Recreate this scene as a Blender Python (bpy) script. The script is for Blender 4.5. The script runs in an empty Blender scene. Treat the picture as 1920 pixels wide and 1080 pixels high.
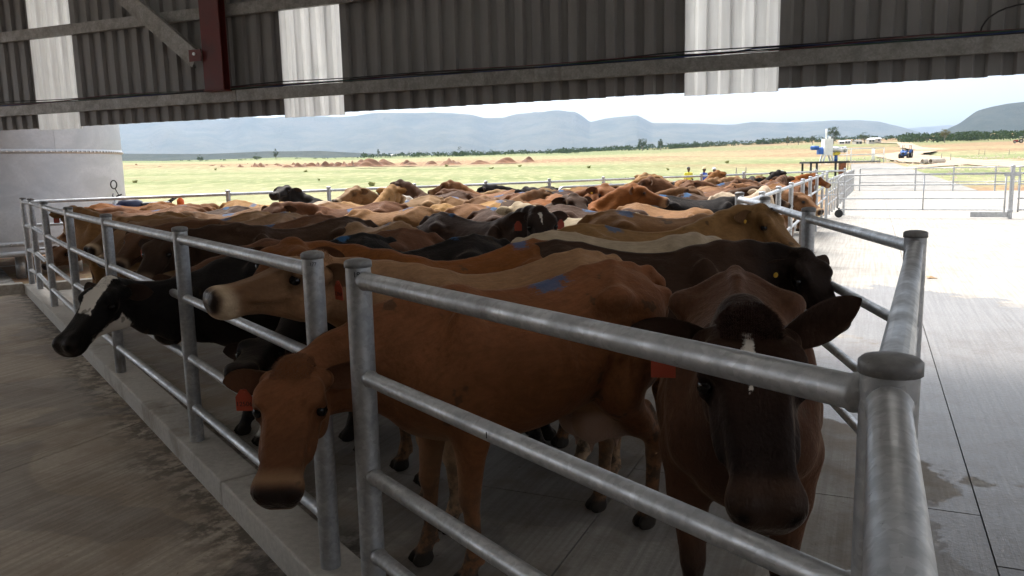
import bpy, bmesh, math, random, time
import numpy as np
from mathutils import Vector, Matrix, Euler
PI=math.pi
HAZE=8e-5        # density of the valley haze
# ---------------------------------------------------------------- camera, sky, sun, exposure
sc=bpy.context.scene; C=sc.collection
CAMH=1.95; PITCH=math.radians(8.69); ROLL=math.radians(-1.27); FPX=1507.
cam=bpy.data.cameras.new('camera'); cam.sensor_width=36; cam.lens=36*FPX/1920; cam.clip_start=.05; cam.clip_end=40000
cam_o=bpy.data.objects.new('camera',cam); C.objects.link(cam_o); sc.camera=cam_o
_r=np.array([1,0,0.]);_f=np.array([0,math.cos(PITCH),-math.sin(PITCH)]);_u=np.array([0,math.sin(PITCH),math.cos(PITCH)])
CR=math.cos(ROLL)*_r+math.sin(ROLL)*_u; CU=-math.sin(ROLL)*_r+math.cos(ROLL)*_u; CF=_f
cam_o.matrix_world=Matrix(((CR[0],CU[0],-CF[0],0),(CR[1],CU[1],-CF[1],0),(CR[2],CU[2],-CF[2],CAMH),(0,0,0,1)))
SUN_EL=math.radians(58); SUN_AZ=math.radians(-32)       # azimuth from +Y towards +X
world=bpy.data.worlds.new('World'); sc.world=world; world.use_nodes=True
wt=world.node_tree; sky=wt.nodes.new('ShaderNodeTexSky'); sky.sky_type='NISHITA'; sky.sun_disc=False
sky.sun_elevation=SUN_EL; sky.sun_rotation=SUN_AZ; sky.air_density=.55; sky.dust_density=8.; sky.ozone_density=1.; sky.altitude=900
hs_=wt.nodes.new('ShaderNodeHueSaturation'); hs_.inputs['Saturation'].default_value=.10      # thin overcast: greyer than the clear-sky model
wt.links.new(sky.outputs[0],hs_.inputs['Color']); wt.links.new(hs_.outputs[0],wt.nodes['Background'].inputs[0]); wt.nodes['Background'].inputs[1].default_value=.15
sun=bpy.data.lights.new('sun','SUN'); sun.energy=1.3; sun.angle=math.radians(24); sun.color=(1,.95,.88)
sun_o=bpy.data.objects.new('sun',sun); C.objects.link(sun_o); sun_o.location=(-20,40,60)
sd=Vector((math.sin(SUN_AZ)*math.cos(SUN_EL),math.cos(SUN_AZ)*math.cos(SUN_EL),math.sin(SUN_EL)))
sun_o.rotation_euler=(-sd).to_track_quat('-Z','Y').to_euler()
sc.view_settings.view_transform='Standard'; sc.view_settings.look='None'; sc.view_settings.exposure=1.78; sc.view_settings.gamma=1
# photo pixel (1920 wide) -> direction; the distance always comes from a plane or a stated range
def pdir(u,v): return CF+(u-960)/FPX*CR-(v-540)/FPX*CU
def un(u,v,z=0.):
    d=pdir(u,v); t=(z-CAMH)/d[2]; return np.array([0,0,CAMH])+t*d
def at(u,v,Y):
    d=pdir(u,v); return np.array([0,0,CAMH])+d*(Y/d[1])
# main lines of the place
UU=np.array([.809,.588]); VV=np.array([-.588,.809])          # across / along the long left fence
PST=dict(P1=(-8.08,13.43),P2=(-7.58,12.8),P3=(-6.36,11.03),P4=(-4.92,8.99),P5=(-3.61,7.2),P6=(-2.16,5.25),P7=(-.86,3.46),P8=(-.60,3.12),
         R1=(.67,1.39),R2=(1.92,3.8),R3=(2.16,5.83),R4=(2.44,7.72),R5=(2.54,8.94),G=(10.3,26.3))
EE=np.array([.407,.913]); CC=np.array([.913,-.407])          # along / across the right-hand race
WA=np.array([-8.42,13.58]); WD=np.array([.9207,-.3902]); WN=np.array([-.3902,-.9207])   # shed wall line, inward normal
def smst(a,b,x):
    t=np.clip((x-a)/(b-a),0,1); return t*t*(3-2*t)
def terr(x,y):
    """ground height outside the slabs"""
    r=np.hypot(x,y); az=np.degrees(np.arctan2(x,np.maximum(y,1e-3)))
    k=smst(0,24,az); d0=19*(1-k)+46*k; d=np.clip(r-d0,0,720)*(y>0); e=np.clip(r-d0-720,0,4000)*(y>0)
    z=-.07+ (.0134*d+5e-6*d*d)*(1-k)+(.0098*d+2.1e-5*d*d)*k + e*.0035
    return z
# ---------------------------------------------------------------- helpers
C = bpy.context.scene.collection
def V(*a): return Vector(a)

class MB:
    """collects vertices / faces, builds one mesh object"""
    def __init__(s): s.v=[]; s.f=[]; s.sm=[]
    def add(s, vs, fs, smooth=False, M=None):
        o=len(s.v)
        s.v += [tuple((M @ Vector(p)) if M is not None else p) for p in vs]
        s.f += [tuple(i+o for i in f) for f in fs]
        s.sm += [smooth]*len(fs); return s
    def box(s, c, d, M=None, rz=0):
        x,y,z=[k/2 for k in d]
        vs=[Vector((sx*x,sy*y,sz*z)) for sx in(-1,1) for sy in(-1,1) for sz in(-1,1)]
        R=Matrix.Translation(c) @ Matrix.Rotation(rz,4,'Z')
        vs=[R@p for p in vs]
        fs=[(0,1,3,2),(4,6,7,5),(0,4,5,1),(2,3,7,6),(0,2,6,4),(1,5,7,3)]
        return s.add(vs,fs,False,M)
    def obox(s, a, b, w, h, up=(0,0,1), off=(0,0)):
        """beam from a to b, width w (sideways), height h (along up)"""
        a=Vector(a);b=Vector(b);t=(b-a).normalized();sd=t.cross(Vector(up)).normalized();u=sd.cross(t)
        vs=[]
        for p in(a,b):
            for sx,sz in((-1,-1),(1,-1),(1,1),(-1,1)):
                vs.append(p+sd*(sx*w/2+off[0])+u*(sz*h/2+off[1]))
        return s.add(vs,[(0,1,2,3),(7,6,5,4),(0,4,5,1),(1,5,6,2),(2,6,7,3),(3,7,4,0)])
    def tube(s, pts, r, n=12, caps=True, smooth=True):
        pts=[Vector(p) for p in pts]; rs=r if isinstance(r,(list,tuple)) else [r]*len(pts)
        t0=(pts[1]-pts[0]).normalized()
        ref=Vector((0,0,1)) if abs(t0.z)<.9 else Vector((1,0,0))
        sd=t0.cross(ref).normalized(); vs=[];fs=[]
        for i,p in enumerate(pts):
            t=(pts[min(i+1,len(pts)-1)]-pts[max(i-1,0)]).normalized()
            sd=(sd-t*sd.dot(t)).normalized(); u=t.cross(sd)
            for k in range(n):
                a=2*PI*k/n; vs.append(p+(sd*math.cos(a)+u*math.sin(a))*rs[i])
        for i in range(len(pts)-1):
            for k in range(n):
                k2=(k+1)%n; fs.append((i*n+k,i*n+k2,(i+1)*n+k2,(i+1)*n+k))
        s.add(vs,fs,smooth)
        if caps:
            o=len(s.v)-len(vs)
            s.f.append(tuple(o+k for k in range(n))[::-1]); s.sm.append(False)
            s.f.append(tuple(o+(len(pts)-1)*n+k for k in range(n))); s.sm.append(False)
        return s
    def lathe(s, prof, n=24, c=(0,0,0), smooth=True, M=None):
        vs=[];fs=[];m=len(prof)
        for k in range(n):
            a=2*PI*k/n
            for r,z in prof: vs.append((c[0]+r*math.cos(a),c[1]+r*math.sin(a),c[2]+z))
        for k in range(n):
            k2=(k+1)%n
            for j in range(m-1): fs.append((k*m+j,k2*m+j,k2*m+j+1,k*m+j+1))
        return s.add(vs,fs,smooth,M)
    def build(s, name, mat, parent=None, bevel=0, loc=None, rz=0):
        me=bpy.data.meshes.new(name); me.from_pydata([tuple(p) for p in s.v],[],s.f)
        me.polygons.foreach_set('use_smooth',s.sm); me.update()
        return link(name,me,mat,parent,bevel,loc,rz)
def link(name, me, mat, parent=None, bevel=0, loc=None, rz=0):
    o=bpy.data.objects.new(name,me); C.objects.link(o)
    if mat is not None and not me.materials: me.materials.append(mat)
    if parent is not None: o.parent=parent
    if loc is not None: o.location=loc
    o.rotation_euler.z=rz
    if bevel:
        b=o.modifiers.new('bevel','BEVEL'); b.width=bevel; b.segments=2; b.limit_method='ANGLE'; b.angle_limit=.6
    return o
def empty(name, loc=(0,0,0), rz=0):
    o=bpy.data.objects.new(name,None); C.objects.link(o); o.location=loc; o.rotation_euler.z=rz
    o.empty_display_size=.1; return o
def tag(o, label=None, cat=None, group=None, kind=None):
    for k,v in(('label',label),('category',cat),('group',group),('kind',kind)):
        if v: o[k]=v
    return o
def copy_tree(o, parent=None):
    c=o.copy(); C.objects.link(c); c.parent=parent
    for ch in o.children: copy_tree(ch,c)
    return c

# ---------------------------------------------------------------- materials
class N:
    """tiny node-graph helper"""
    def __init__(s,name):
        s.m=bpy.data.materials.new(name); s.m.use_nodes=True; s.t=s.m.node_tree; s.t.nodes.clear()
        s.out=s.n('ShaderNodeOutputMaterial')
    def n(s,typ,**kw):
        x=s.t.nodes.new(typ)
        for k,v in kw.items(): setattr(x,k,v)
        return x
    def set(s,sock,v):
        if hasattr(v,'is_linked') or isinstance(v,bpy.types.NodeSocket): s.t.links.new(v,sock)
        elif v is not None:
            if isinstance(v,(tuple,list)) and sock.type=='RGBA' and len(v)==3: v=(*v,1)
            sock.default_value=v
    def mth(s,op,a,b=None,c=None,clamp=False):
        x=s.n('ShaderNodeMath',operation=op); x.use_clamp=clamp
        s.set(x.inputs[0],a)
        if b is not None: s.set(x.inputs[1],b)
        if c is not None: s.set(x.inputs[2],c)
        return x.outputs[0]
    def mix(s,f,a,b,typ='RGBA',blend='MIX'):
        x=s.n('ShaderNodeMix',data_type=typ)
        if typ=='RGBA':
            x.blend_type=blend; s.set(x.inputs[0],f); s.set(x.inputs[6],a); s.set(x.inputs[7],b); return x.outputs[2]
        s.set(x.inputs[0],f); s.set(x.inputs[2],a); s.set(x.inputs[3],b); return x.outputs[0]
    def noise(s,co,scale,detail=4,rough=.55,dist=0,out=0):
        x=s.n('ShaderNodeTexNoise'); s.set(x.inputs['Vector'],co); s.set(x.inputs['Scale'],scale)
        x.inputs['Detail'].default_value=detail; x.inputs['Roughness'].default_value=rough; x.inputs['Distortion'].default_value=dist
        return x.outputs[out]
    def rng(s,v,a,b,c=0.,d=1.,smooth=True):
        x=s.n('ShaderNodeMapRange'); x.interpolation_type='SMOOTHSTEP' if smooth else 'LINEAR'
        s.set(x.inputs[0],v)
        for i,k in enumerate((a,b,c,d)): s.set(x.inputs[1+i],k)
        return x.outputs[0]
    def ramp(s,v,stops,interp='LINEAR'):
        x=s.n('ShaderNodeValToRGB'); r=x.color_ramp; r.interpolation=interp
        while len(r.elements)<len(stops): r.elements.new(.5)
        for e,(p,c) in zip(r.elements,stops): e.position=p; e.color=(*c,1)
        s.set(x.inputs[0],v); return x.outputs[0]
    def co(s,k='Object'):
        return s.n('ShaderNodeTexCoord').outputs[k]
    def pos(s): return s.n('ShaderNodeNewGeometry').outputs['Position']
    def sep(s,v): x=s.n('ShaderNodeSeparateXYZ'); s.set(x.inputs[0],v); return x.outputs
    def mapv(s,v,scale=(1,1,1),rot=(0,0,0),loc=(0,0,0)):
        x=s.n('ShaderNodeMapping'); s.set(x.inputs[0],v)
        x.inputs['Scale'].default_value=scale; x.inputs['Rotation'].default_value=rot; x.inputs['Location'].default_value=loc
        return x.outputs[0]
    def attr(s,name): return s.n('ShaderNodeAttribute',attribute_name=name)
    def rnd(s): return s.n('ShaderNodeObjectInfo').outputs['Random']
    def bump(s,h,strength=.3,dist=.01,normal=None):
        x=s.n('ShaderNodeBump'); x.inputs['Strength'].default_value=strength; x.inputs['Distance'].default_value=dist
        s.set(x.inputs['Height'],h)
        if normal is not None: s.set(x.inputs['Normal'],normal)
        return x.outputs[0]
    def bsdf(s,col,rough=.6,metal=0.,normal=None,spec=None,**kw):
        b=s.n('ShaderNodeBsdfPrincipled')
        s.set(b.inputs['Base Color'],col); s.set(b.inputs['Roughness'],rough); s.set(b.inputs['Metallic'],metal)
        if normal is not None: s.set(b.inputs['Normal'],normal)
        if spec is not None: s.set(b.inputs['Specular IOR Level'],spec)
        for k,v in kw.items(): s.set(b.inputs[k],v)
        s.b=b; s.t.links.new(b.outputs[0],s.out.inputs[0]); return s
def plain(name,col,rough=.5,metal=0.,var=.12,scale=6,bump=0,spec=None):
    n=N(name); nz=n.noise(n.co(),scale,5)
    c=n.mix(n.rng(nz,.3,.7),tuple(k*(1-var) for k in col),tuple(min(1,k*(1+var)) for k in col))
    rr=n.rng(nz,.3,.7,rough*.85,min(1,rough*1.15))
    n.bsdf(c,rr,metal,n.bump(n.noise(n.co(),scale*6,4),bump,.01) if bump else None,spec); return n.m
# ---------------------------------------------------------------- surface materials
def concrete(name,base,dirt,groove,dirtamt=.5,wet=0.,rough=.8):
    n=N(name); P=n.pos(); a=math.atan2(EE[1],EE[0])
    L=n.mapv(P,(1,1,1),(0,0,-a))
    g=n.noise(n.mapv(L,(.55,26,1)),1,5,.65); fine=n.noise(P,38,4,.6); big=n.noise(P,.55,5,.6); med=n.noise(P,2.6,6,.62)
    c=n.mix(n.rng(fine,.25,.75),tuple(k*.86 for k in base),tuple(min(.9,k*1.1) for k in base))
    c=n.mix(n.rng(g,.35,.65,0,groove),c,tuple(k*.55 for k in base))
    dm=n.rng(n.mth('ADD',n.mth('MULTIPLY',big,.55),n.mth('MULTIPLY',med,.5)),.46,.66)
    # the sheltered strip is walked on by the herd: more dried dung there
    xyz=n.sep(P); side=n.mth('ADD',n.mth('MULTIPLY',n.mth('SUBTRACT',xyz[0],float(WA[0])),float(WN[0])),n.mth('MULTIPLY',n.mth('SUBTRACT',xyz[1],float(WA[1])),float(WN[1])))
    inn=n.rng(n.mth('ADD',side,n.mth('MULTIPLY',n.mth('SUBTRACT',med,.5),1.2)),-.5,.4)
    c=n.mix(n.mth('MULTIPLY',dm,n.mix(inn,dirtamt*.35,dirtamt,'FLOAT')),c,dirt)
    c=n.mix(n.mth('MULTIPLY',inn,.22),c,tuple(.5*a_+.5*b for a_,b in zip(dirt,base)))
    kd=n.mth('ABSOLUTE',n.mth('ADD',n.mth('MULTIPLY',n.mth('SUBTRACT',xyz[0],PST['R1'][0]),float(-UU[0])),n.mth('MULTIPLY',n.mth('SUBTRACT',xyz[1],PST['R1'][1]),float(-UU[1]))))
    gut=n.mth('MULTIPLY',n.rng(n.mth('ADD',kd,n.mth('MULTIPLY',n.mth('SUBTRACT',med,.5),.7)),.55,.14),n.rng(n.noise(P,7,5,.7),.40,.58)); c=n.mix(n.mth('MULTIPLY',gut,.8),c,(.06,.046,.033))
    sp=n.rng(n.noise(P,26,3,.7),.665,.70); c=n.mix(n.mth('MULTIPLY',sp,.55),c,tuple(k*.5 for k in dirt))
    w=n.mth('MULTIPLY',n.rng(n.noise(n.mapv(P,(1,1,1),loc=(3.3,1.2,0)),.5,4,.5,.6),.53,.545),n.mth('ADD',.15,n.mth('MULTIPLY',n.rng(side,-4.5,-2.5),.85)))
    # wash-down puddle drying beside the race rails, and damp gutter against the kerb
    def blob(px,py,ra,rb,ang=0.):
        q=n.mapv(P,(1,1,1),(0,0,0),(-px,-py,0)); q=n.mapv(q,(1/ra,1/rb,0),(0,0,-ang)); l=n.n('ShaderNodeVectorMath',operation='LENGTH'); n.set(l.inputs[0],q)
        return n.rng(n.mth('ADD',l.outputs['Value'],n.mth('MULTIPLY',n.mth('SUBTRACT',n.noise(P,2.2,5,.6),.5),.9)),1.03,.97)
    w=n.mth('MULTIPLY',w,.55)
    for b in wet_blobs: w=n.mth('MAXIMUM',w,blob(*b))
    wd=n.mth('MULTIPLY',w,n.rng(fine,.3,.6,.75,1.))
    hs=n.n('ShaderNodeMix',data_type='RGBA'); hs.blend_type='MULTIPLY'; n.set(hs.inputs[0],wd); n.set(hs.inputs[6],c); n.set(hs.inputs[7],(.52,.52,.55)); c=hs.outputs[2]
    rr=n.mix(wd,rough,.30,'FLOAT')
    h=n.mth('ADD',n.mth('MULTIPLY',g,.8),n.mth('MULTIPLY',fine,.35))
    n.bsdf(c,rr,0,n.bump(h,.8,.008),.35); return n.m
wet_blobs=[(5.1,9.6,1.5,2.6,-.42),(3.6,6.3,1.3,2.2,-.42),(4.6,5.0,1.8,1.5,0.),(-1.15,3.1,.35,1.1,.63),(3.0,3.6,.9,1.0,0.)]
M={}
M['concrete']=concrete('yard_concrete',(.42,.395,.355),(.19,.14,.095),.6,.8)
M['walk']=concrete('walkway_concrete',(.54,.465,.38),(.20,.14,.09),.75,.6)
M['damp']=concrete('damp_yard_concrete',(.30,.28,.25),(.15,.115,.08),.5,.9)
def kerbmat():
    n=N('kerb_concrete');P=n.pos();f=n.noise(P,30,5,.65);b=n.noise(P,2.4,5,.6)
    c=n.mix(n.rng(f,.25,.75),(.42,.395,.355),(.54,.51,.46));c=n.mix(n.rng(b,.5,.72,0,.6),c,(.22,.175,.13))
    n.bsdf(c,.85,0,n.bump(n.mth('ADD',f,b),.5,.008),.3);return n.m
M['kerb']=kerbmat()
def galv(name,base=(.50,.51,.52),rough=.42,stain=.4,spangle=60,metal=.75):
    n=N(name);P=n.co();v=n.n('ShaderNodeTexVoronoi');n.set(v.inputs['Vector'],P);v.inputs['Scale'].default_value=spangle
    f=n.noise(P,9,6,.65);s=n.noise(n.mapv(P,(6,6,1.5)),1,5,.6);k=n.sep(v.outputs['Color'])[0]
    c=n.mix(k,tuple(q*.85 for q in base),tuple(min(1,q*1.12) for q in base))
    c=n.mix(n.rng(f,.35,.7,0,.5),c,tuple(q*.62 for q in base));c=n.mix(n.rng(s,.58,.72,0,stain),c,(.12,.10,.085))
    d=n.rng(n.noise(P,70,3,.7),.68,.74); c=n.mix(n.mth('MULTIPLY',d,.5),c,(.06,.05,.045))
    r=n.rng(f,.3,.7,rough*.8,rough*1.35)
    n.bsdf(c,r,n.rng(s,.55,.75,metal,metal*.5),n.bump(n.noise(P,120,3),.12,.002));return n.m
M['galv']=galv('galvanised_pipe'); M['post']=galv('galvanised_post',(.43,.44,.45),.45,.75)
M['cap']=galv('worn_post_cap',(.22,.215,.21),.55,.8,metal=.4)
def tankmat():
    n=N('tank_zinc');P=n.co();f=n.noise(n.mapv(P,(.5,.5,.9)),1.6,6,.62,1.2);g=n.noise(P,22,5,.7);v=n.n('ShaderNodeTexVoronoi');n.set(v.inputs['Vector'],P);v.inputs['Scale'].default_value=28
    c=n.mix(n.rng(f,.3,.72),(.44,.45,.47),(.62,.63,.65));c=n.mix(n.mth('MULTIPLY',n.sep(v.outputs['Color'])[0],.25),c,(.40,.42,.45));c=n.mix(n.rng(g,.55,.8,0,.35),c,(.36,.37,.39))
    n.bsdf(c,n.rng(f,.3,.7,.34,.6),.55,n.bump(g,.08,.004));return n.m
M['tank']=tankmat()
def sheetmat(name,col,trans=0.):
    n=N(name);P=n.co();f=n.noise(n.mapv(P,(8,8,.6)),1,5,.6);g=n.noise(P,3,5,.6)
    c=n.mix(n.rng(f,.3,.7),tuple(k*.9 for k in col),tuple(min(1,k*1.08) for k in col));c=n.mix(n.rng(g,.5,.8,0,.3),c,tuple(k*.72 for k in col))
    if not trans: n.bsdf(c,.5,0,None,.4)
    else:
        d=n.n('ShaderNodeBsdfDiffuse');n.set(d.inputs[0],c);t=n.n('ShaderNodeBsdfTranslucent');n.set(t.inputs[0],c)
        m=n.n('ShaderNodeMixShader');m.inputs[0].default_value=trans;n.t.links.new(d.outputs[0],m.inputs[1]);n.t.links.new(t.outputs[0],m.inputs[2]);n.t.links.new(m.outputs[0],n.out.inputs[0])
    return n.m
M['sheet']=sheetmat('painted_cladding',(.205,.203,.20)); M['added_skylite']=sheetmat('added_skylight_sheet',(.75,.74,.72),.6); M['lite']=sheetmat('translucent_sheet',(.80,.80,.79),.65)
M['girt']=galv('dull_steel_girt',(.30,.295,.28),.55,.5,metal=.55); M['red']=plain('red_oxide_paint',(.11,.016,.014),.5,0,.2,4)
M['black']=plain('black_plastic',(.012,.012,.013),.45); M['bluewire']=plain('blue_wire',(.02,.04,.14),.45); M['greenwire']=plain('green_wire',(.03,.09,.05),.45); M['redwire']=plain('red_wire',(.10,.015,.02),.45)
M['white']=plain('white_paint',(.78,.78,.76),.45,0,.06,3); M['bluepaint']=plain('blue_paint',(.03,.12,.42),.35,0,.15,3); M['yellow']=plain('yellow_paint',(.62,.48,.05),.45)
M['rust']=plain('rusty_steel',(.28,.09,.035),.75,0,.3,5); M['darksteel']=plain('dark_steel',(.025,.026,.028),.55,.3); M['rubber']=plain('rubber',(.018,.018,.018),.8)
M['orange']=plain('orange_plastic',(.75,.13,.015),.45); M['silver']=plain('stainless',(.62,.62,.62),.3,.8); M['redpaint']=plain('red_paint',(.30,.03,.03),.4)
M['skin']=plain('dark_skin',(.09,.05,.033),.55); M['soil']=plain('red_soil',(.21,.105,.058),.95,0,.3,.6,.6); M['roofing']=plain('pale_roof',(.52,.52,.50),.6); M['wallp']=plain('plaster',(.60,.56,.50),.85)
M['eye']=plain('eye',(.006,.004,.003),.16,0,.1,3,0,.35); M['tagm']=plain('orange_ear_tag',(.34,.045,.016),.5); M['tagy']=plain('yellow_ear_tag',(.70,.42,.04),.5); M['ink']=plain('black_ink',(.01,.01,.012),.7)
M['cpipe']=plain('concrete_pipe',(.50,.46,.40),.85,0,.12,3); M['tin']=plain('tinted_shirt_pink',(.55,.12,.16),.8)
def soilmat():
    n=N('field_ground');P=n.pos();X=n.sep(P)
    wob=n.mth('MULTIPLY',n.mth('SUBTRACT',n.noise(n.mapv(P,(.012,.03,0)),1,5,.6),.5),1.)
    q=n.mth('ADD',X[1],n.mth('MULTIPLY',X[0],.22)); lg=n.mth('LOGARITHM',n.mth('MAXIMUM',q,5.),10.)
    t=n.mth('ADD',n.mth('DIVIDE',n.mth('SUBTRACT',lg,1.1),2.0),n.mth('MULTIPLY',wob,.16))
    lp=lambda y:(math.log10(y)-1.1)/2.
    dirt=(.27,.165,.10);gr=(.175,.205,.09);yg=(.27,.268,.145);dry=(.29,.23,.13)
    left=n.ramp(t,[(0,dirt),(lp(27),dirt),(lp(34),yg),(lp(60),yg),(lp(75),gr),(lp(95),yg),(lp(130),gr),(lp(165),yg),(lp(190),dirt),(lp(250),dirt),(lp(275),dry),(lp(420),yg),(lp(470),gr),(lp(1100),(.10,.13,.06))])
    right=n.ramp(t,[(0,dirt),(lp(52),dirt),(lp(60),yg),(lp(85),gr),(lp(110),yg),(lp(135),dirt),(lp(165),gr),(lp(215),yg),(lp(245),dirt),(lp(330),dry),(lp(400),dirt),(lp(520),gr),(lp(700),dirt),(lp(1200),(.12,.13,.06))])
    c=n.mix(n.rng(n.mth('DIVIDE',X[0],n.mth('MAXIMUM',X[1],1.)),.08,.34),left,right)
    tuft=n.noise(n.mapv(P,(.9,.22,1)),1,5,.7);clump=n.noise(P,.14,4,.6);fn=n.noise(P,3.5,4,.7)
    c=n.mix(n.rng(tuft,.52,.68,0,.45),c,(.16,.20,.07));c=n.mix(n.rng(tuft,.50,.36,0,.45),c,(.50,.47,.25))
    c=n.mix(n.rng(clump,.62,.74,0,.5),c,dirt);c=n.mix(n.rng(fn,.5,.75,0,.35),c,(.14,.10,.055))
    st=n.rng(n.noise(P,1.1,2,.5),.70,.73);c=n.mix(n.mth('MULTIPLY',st,.6),c,(.6,.55,.46))
    n.bsdf(c,.95,0,n.bump(n.mth('ADD',tuft,fn),.8,.12),.1);return n.m
M['field']=soilmat()
def hillmat(name,a,b,sc_=.004):
    n=N(name);P=n.pos();f=n.noise(P,sc_,6,.62);g=n.noise(n.mapv(P,(1,1,6)),sc_*6,5,.65)
    c=n.mix(n.rng(f,.35,.65),a,b);c=n.mix(n.rng(g,.5,.75,0,.6),c,tuple(k*.5 for k in a))
    n.bsdf(c,.95,0,n.bump(n.mth('ADD',g,f),.8,40.),.05);return n.m
M['hill']=hillmat('bush_covered_hill',(.075,.085,.055),(.14,.13,.085)); M['nearhill']=hillmat('near_hill_bush',(.050,.062,.036),(.085,.09,.055),.012)
def leafmat(name,a,b):
    n=N(name);r=n.rnd();f=n.noise(n.co(),1.2,4,.6);c=n.mix(n.rng(f,.3,.7),a,b)
    d=n.n('ShaderNodeBsdfDiffuse');n.set(d.inputs[0],c);t=n.n('ShaderNodeBsdfTranslucent');n.set(t.inputs[0],c)
    m=n.n('ShaderNodeMixShader');m.inputs[0].default_value=.3;n.t.links.new(d.outputs[0],m.inputs[1]);n.t.links.new(t.outputs[0],m.inputs[2]);n.t.links.new(m.outputs[0],n.out.inputs[0]);return n.m
M['leaf1']=leafmat('gum_leaves',(.05,.075,.035),(.11,.13,.06)); M['leaf2']=leafmat('dark_leaves',(.03,.055,.022),(.07,.10,.04)); M['leaf3']=leafmat('dry_leaves',(.13,.13,.06),(.20,.18,.09)); M['bark']=plain('bark',(.22,.19,.15),.9,0,.3,4)

# ---------------------------------------------------------------- ground, yard slabs, kerb
def ground_mesh():
    rs=np.concatenate([[0.],np.geomspace(4,14000,150)]);azs=np.radians(np.concatenate([np.linspace(-50,50,201),np.linspace(58,302,32)]))
    R_,A=np.meshgrid(rs,azs,indexing='ij');x=R_*np.sin(A);y=R_*np.cos(A);z=terr(x,y)
    rng=np.random.default_rng(3)
    for k in range(26):
        wl=rng.uniform(14,140);an=rng.uniform(0,6.28);ph=rng.uniform(0,6.28)
        z=z+.0022*wl*np.sin((x*math.cos(an)+y*math.sin(an))*6.28/wl+ph)*smst(60,260,R_)*(.5 if wl>60 else .35)*(y>0)
    na=len(azs);vs=np.stack([x,y,z],-1).reshape(-1,3);f=[]
    for i in range(len(rs)-1):
        for j in range(na):
            a,b=i*na+j,i*na+(j+1)%na;f.append((a,a+na,b+na,b))
    me=bpy.data.meshes.new('ground');me.from_pydata(vs.tolist(),[],f);me.polygons.foreach_set('use_smooth',[True]*len(f));me.update();return me
g=link('ground',ground_mesh(),M['field']);tag(g,kind='structure')
def clip(poly,p,nrm):
    out=[];d=lambda q:(q[0]-p[0])*nrm[0]+(q[1]-p[1])*nrm[1]
    for i,a in enumerate(poly):
        b=poly[(i+1)%len(poly)];da,db=d(a),d(b)
        if da<=0:out.append(a)
        if da*db<0:t=da/(da-db);out.append((a[0]+(b[0]-a[0])*t,a[1]+(b[1]-a[1])*t))
    return out
yard=empty('yard_floor');tag(yard,kind='structure');rnd=random.Random(4)
SO=np.array([4.41,8.35]);bl=[-1.95-3.9*k for k in range(8,0,-1)]+[-1.95,0.]+[3.9*k for k in range(1,10)];al=[-26+5.2*k for k in range(16)]
PB=np.array(PST['P1'])+VV*.22;FA=np.array([20.3,47.8]);FN=np.array([4.6,6.7]);FN/=np.linalg.norm(FN)
for i in range(len(bl)-1):
    for j in range(len(al)-1):
        if i>=8 and j%2==0: continue
        o=0. if i%2 else .6;b0,b1,a0,a1=bl[i]+.004,bl[i+1]-.004,al[j]+o+.004-(5.2 if i>=8 else 0),al[j+1]+o-.004
        poly=[tuple(SO+EE*a+CC*b) for a,b in((a0,b0),(a0,b1),(a1,b1),(a1,b0))]
        poly=clip(poly,PB,VV) if bl[i]<-2 else clip(poly,FA+FN*.3,FN)
        for side in(1,-1):
            pl=clip(poly,np.array(PST['R1'])-UU*0.,UU*side) if len(poly)>2 else []
            if len(pl)<3: continue
            cx=sum(p[0] for p in pl)/len(pl);cy=sum(p[1] for p in pl)/len(pl)
            if cy<-14 or abs(cx)>1.1*max(cy,0)+16: continue
            zt=rnd.uniform(-.004,0);m=MB();k=len(pl);ar=sum(pl[q][0]*pl[(q+1)%k][1]-pl[(q+1)%k][0]*pl[q][1] for q in range(k))
            if abs(ar)<.02: continue
            if ar<0: pl=pl[::-1]
            m.add([(x,y,zt) for x,y in pl]+[(x,y,-.12) for x,y in pl],[tuple(range(k)),tuple(range(2*k-1,k-1,-1))]+[(q,k+q,k+(q+1)%k,(q+1)%k) for q in range(k)])
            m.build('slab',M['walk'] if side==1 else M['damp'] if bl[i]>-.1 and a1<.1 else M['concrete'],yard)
# thin dark bed under the slab joints
jm=MB();jm.add([(-16,-14,-.03),(20,-14,-.03),(34,38,-.03),(20,47.6,-.03),(10.4,27,-.03),(-8.2,13.4,-.03),(-16,7.8,-.03)],[(0,1,2,3,4,5,6)]);jm.build('joint_bed',plain('joint_dirt',(.05,.042,.035),.95),yard)
kerb=empty('kerb');tag(kerb,kind='structure')
L0=np.array(PST['R1'])-VV*1.6;L1=np.array(PST['P1'])+VV*.12;Lk=np.linalg.norm(L1-L0);nk=9
for k in range(nk):
    a=L0+(L1-L0)*(k/nk)+VV*.004;b=L0+(L1-L0)*((k+1)/nk)-VV*.004
    m=MB();m.obox((*a,.07),(*b,.07),.24,.16);m.build('kerb_block',M['kerb'],kerb,bevel=.012)
for k in range(3):
    a=L1-UU*(.125+2.2*k);b=a-UU*2.19;m=MB();m.obox((*a,.075),(*b,.075),.22,.19);m.build('kerb_block',M['kerb'],kerb,bevel=.012)
for k in range(3):
    a=L1+UU*(.125+2.2*k);b=a+UU*2.19;m=MB();m.obox((*a,.06),(*b,.06),.2,.16);m.build('kerb_block',M['kerb'],kerb,bevel=.012)

ap=MB();q=[np.array(PST['P1'])+VV*.34+UU*(-.12),np.array(PST['P1'])+VV*.34-UU*11,np.array(PST['P1'])+VV*11-UU*11,np.array(PST['P1'])+VV*11-UU*.12]
ap.add([(*p,-.01) for p in q]+[(*p,-.3) for p in q],[(3,2,1,0),(4,5,6,7),(0,1,5,4),(1,2,6,5),(2,3,7,6),(3,0,4,7)]);tag(ap.build('tank_apron',M['concrete']),kind='structure')
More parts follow.
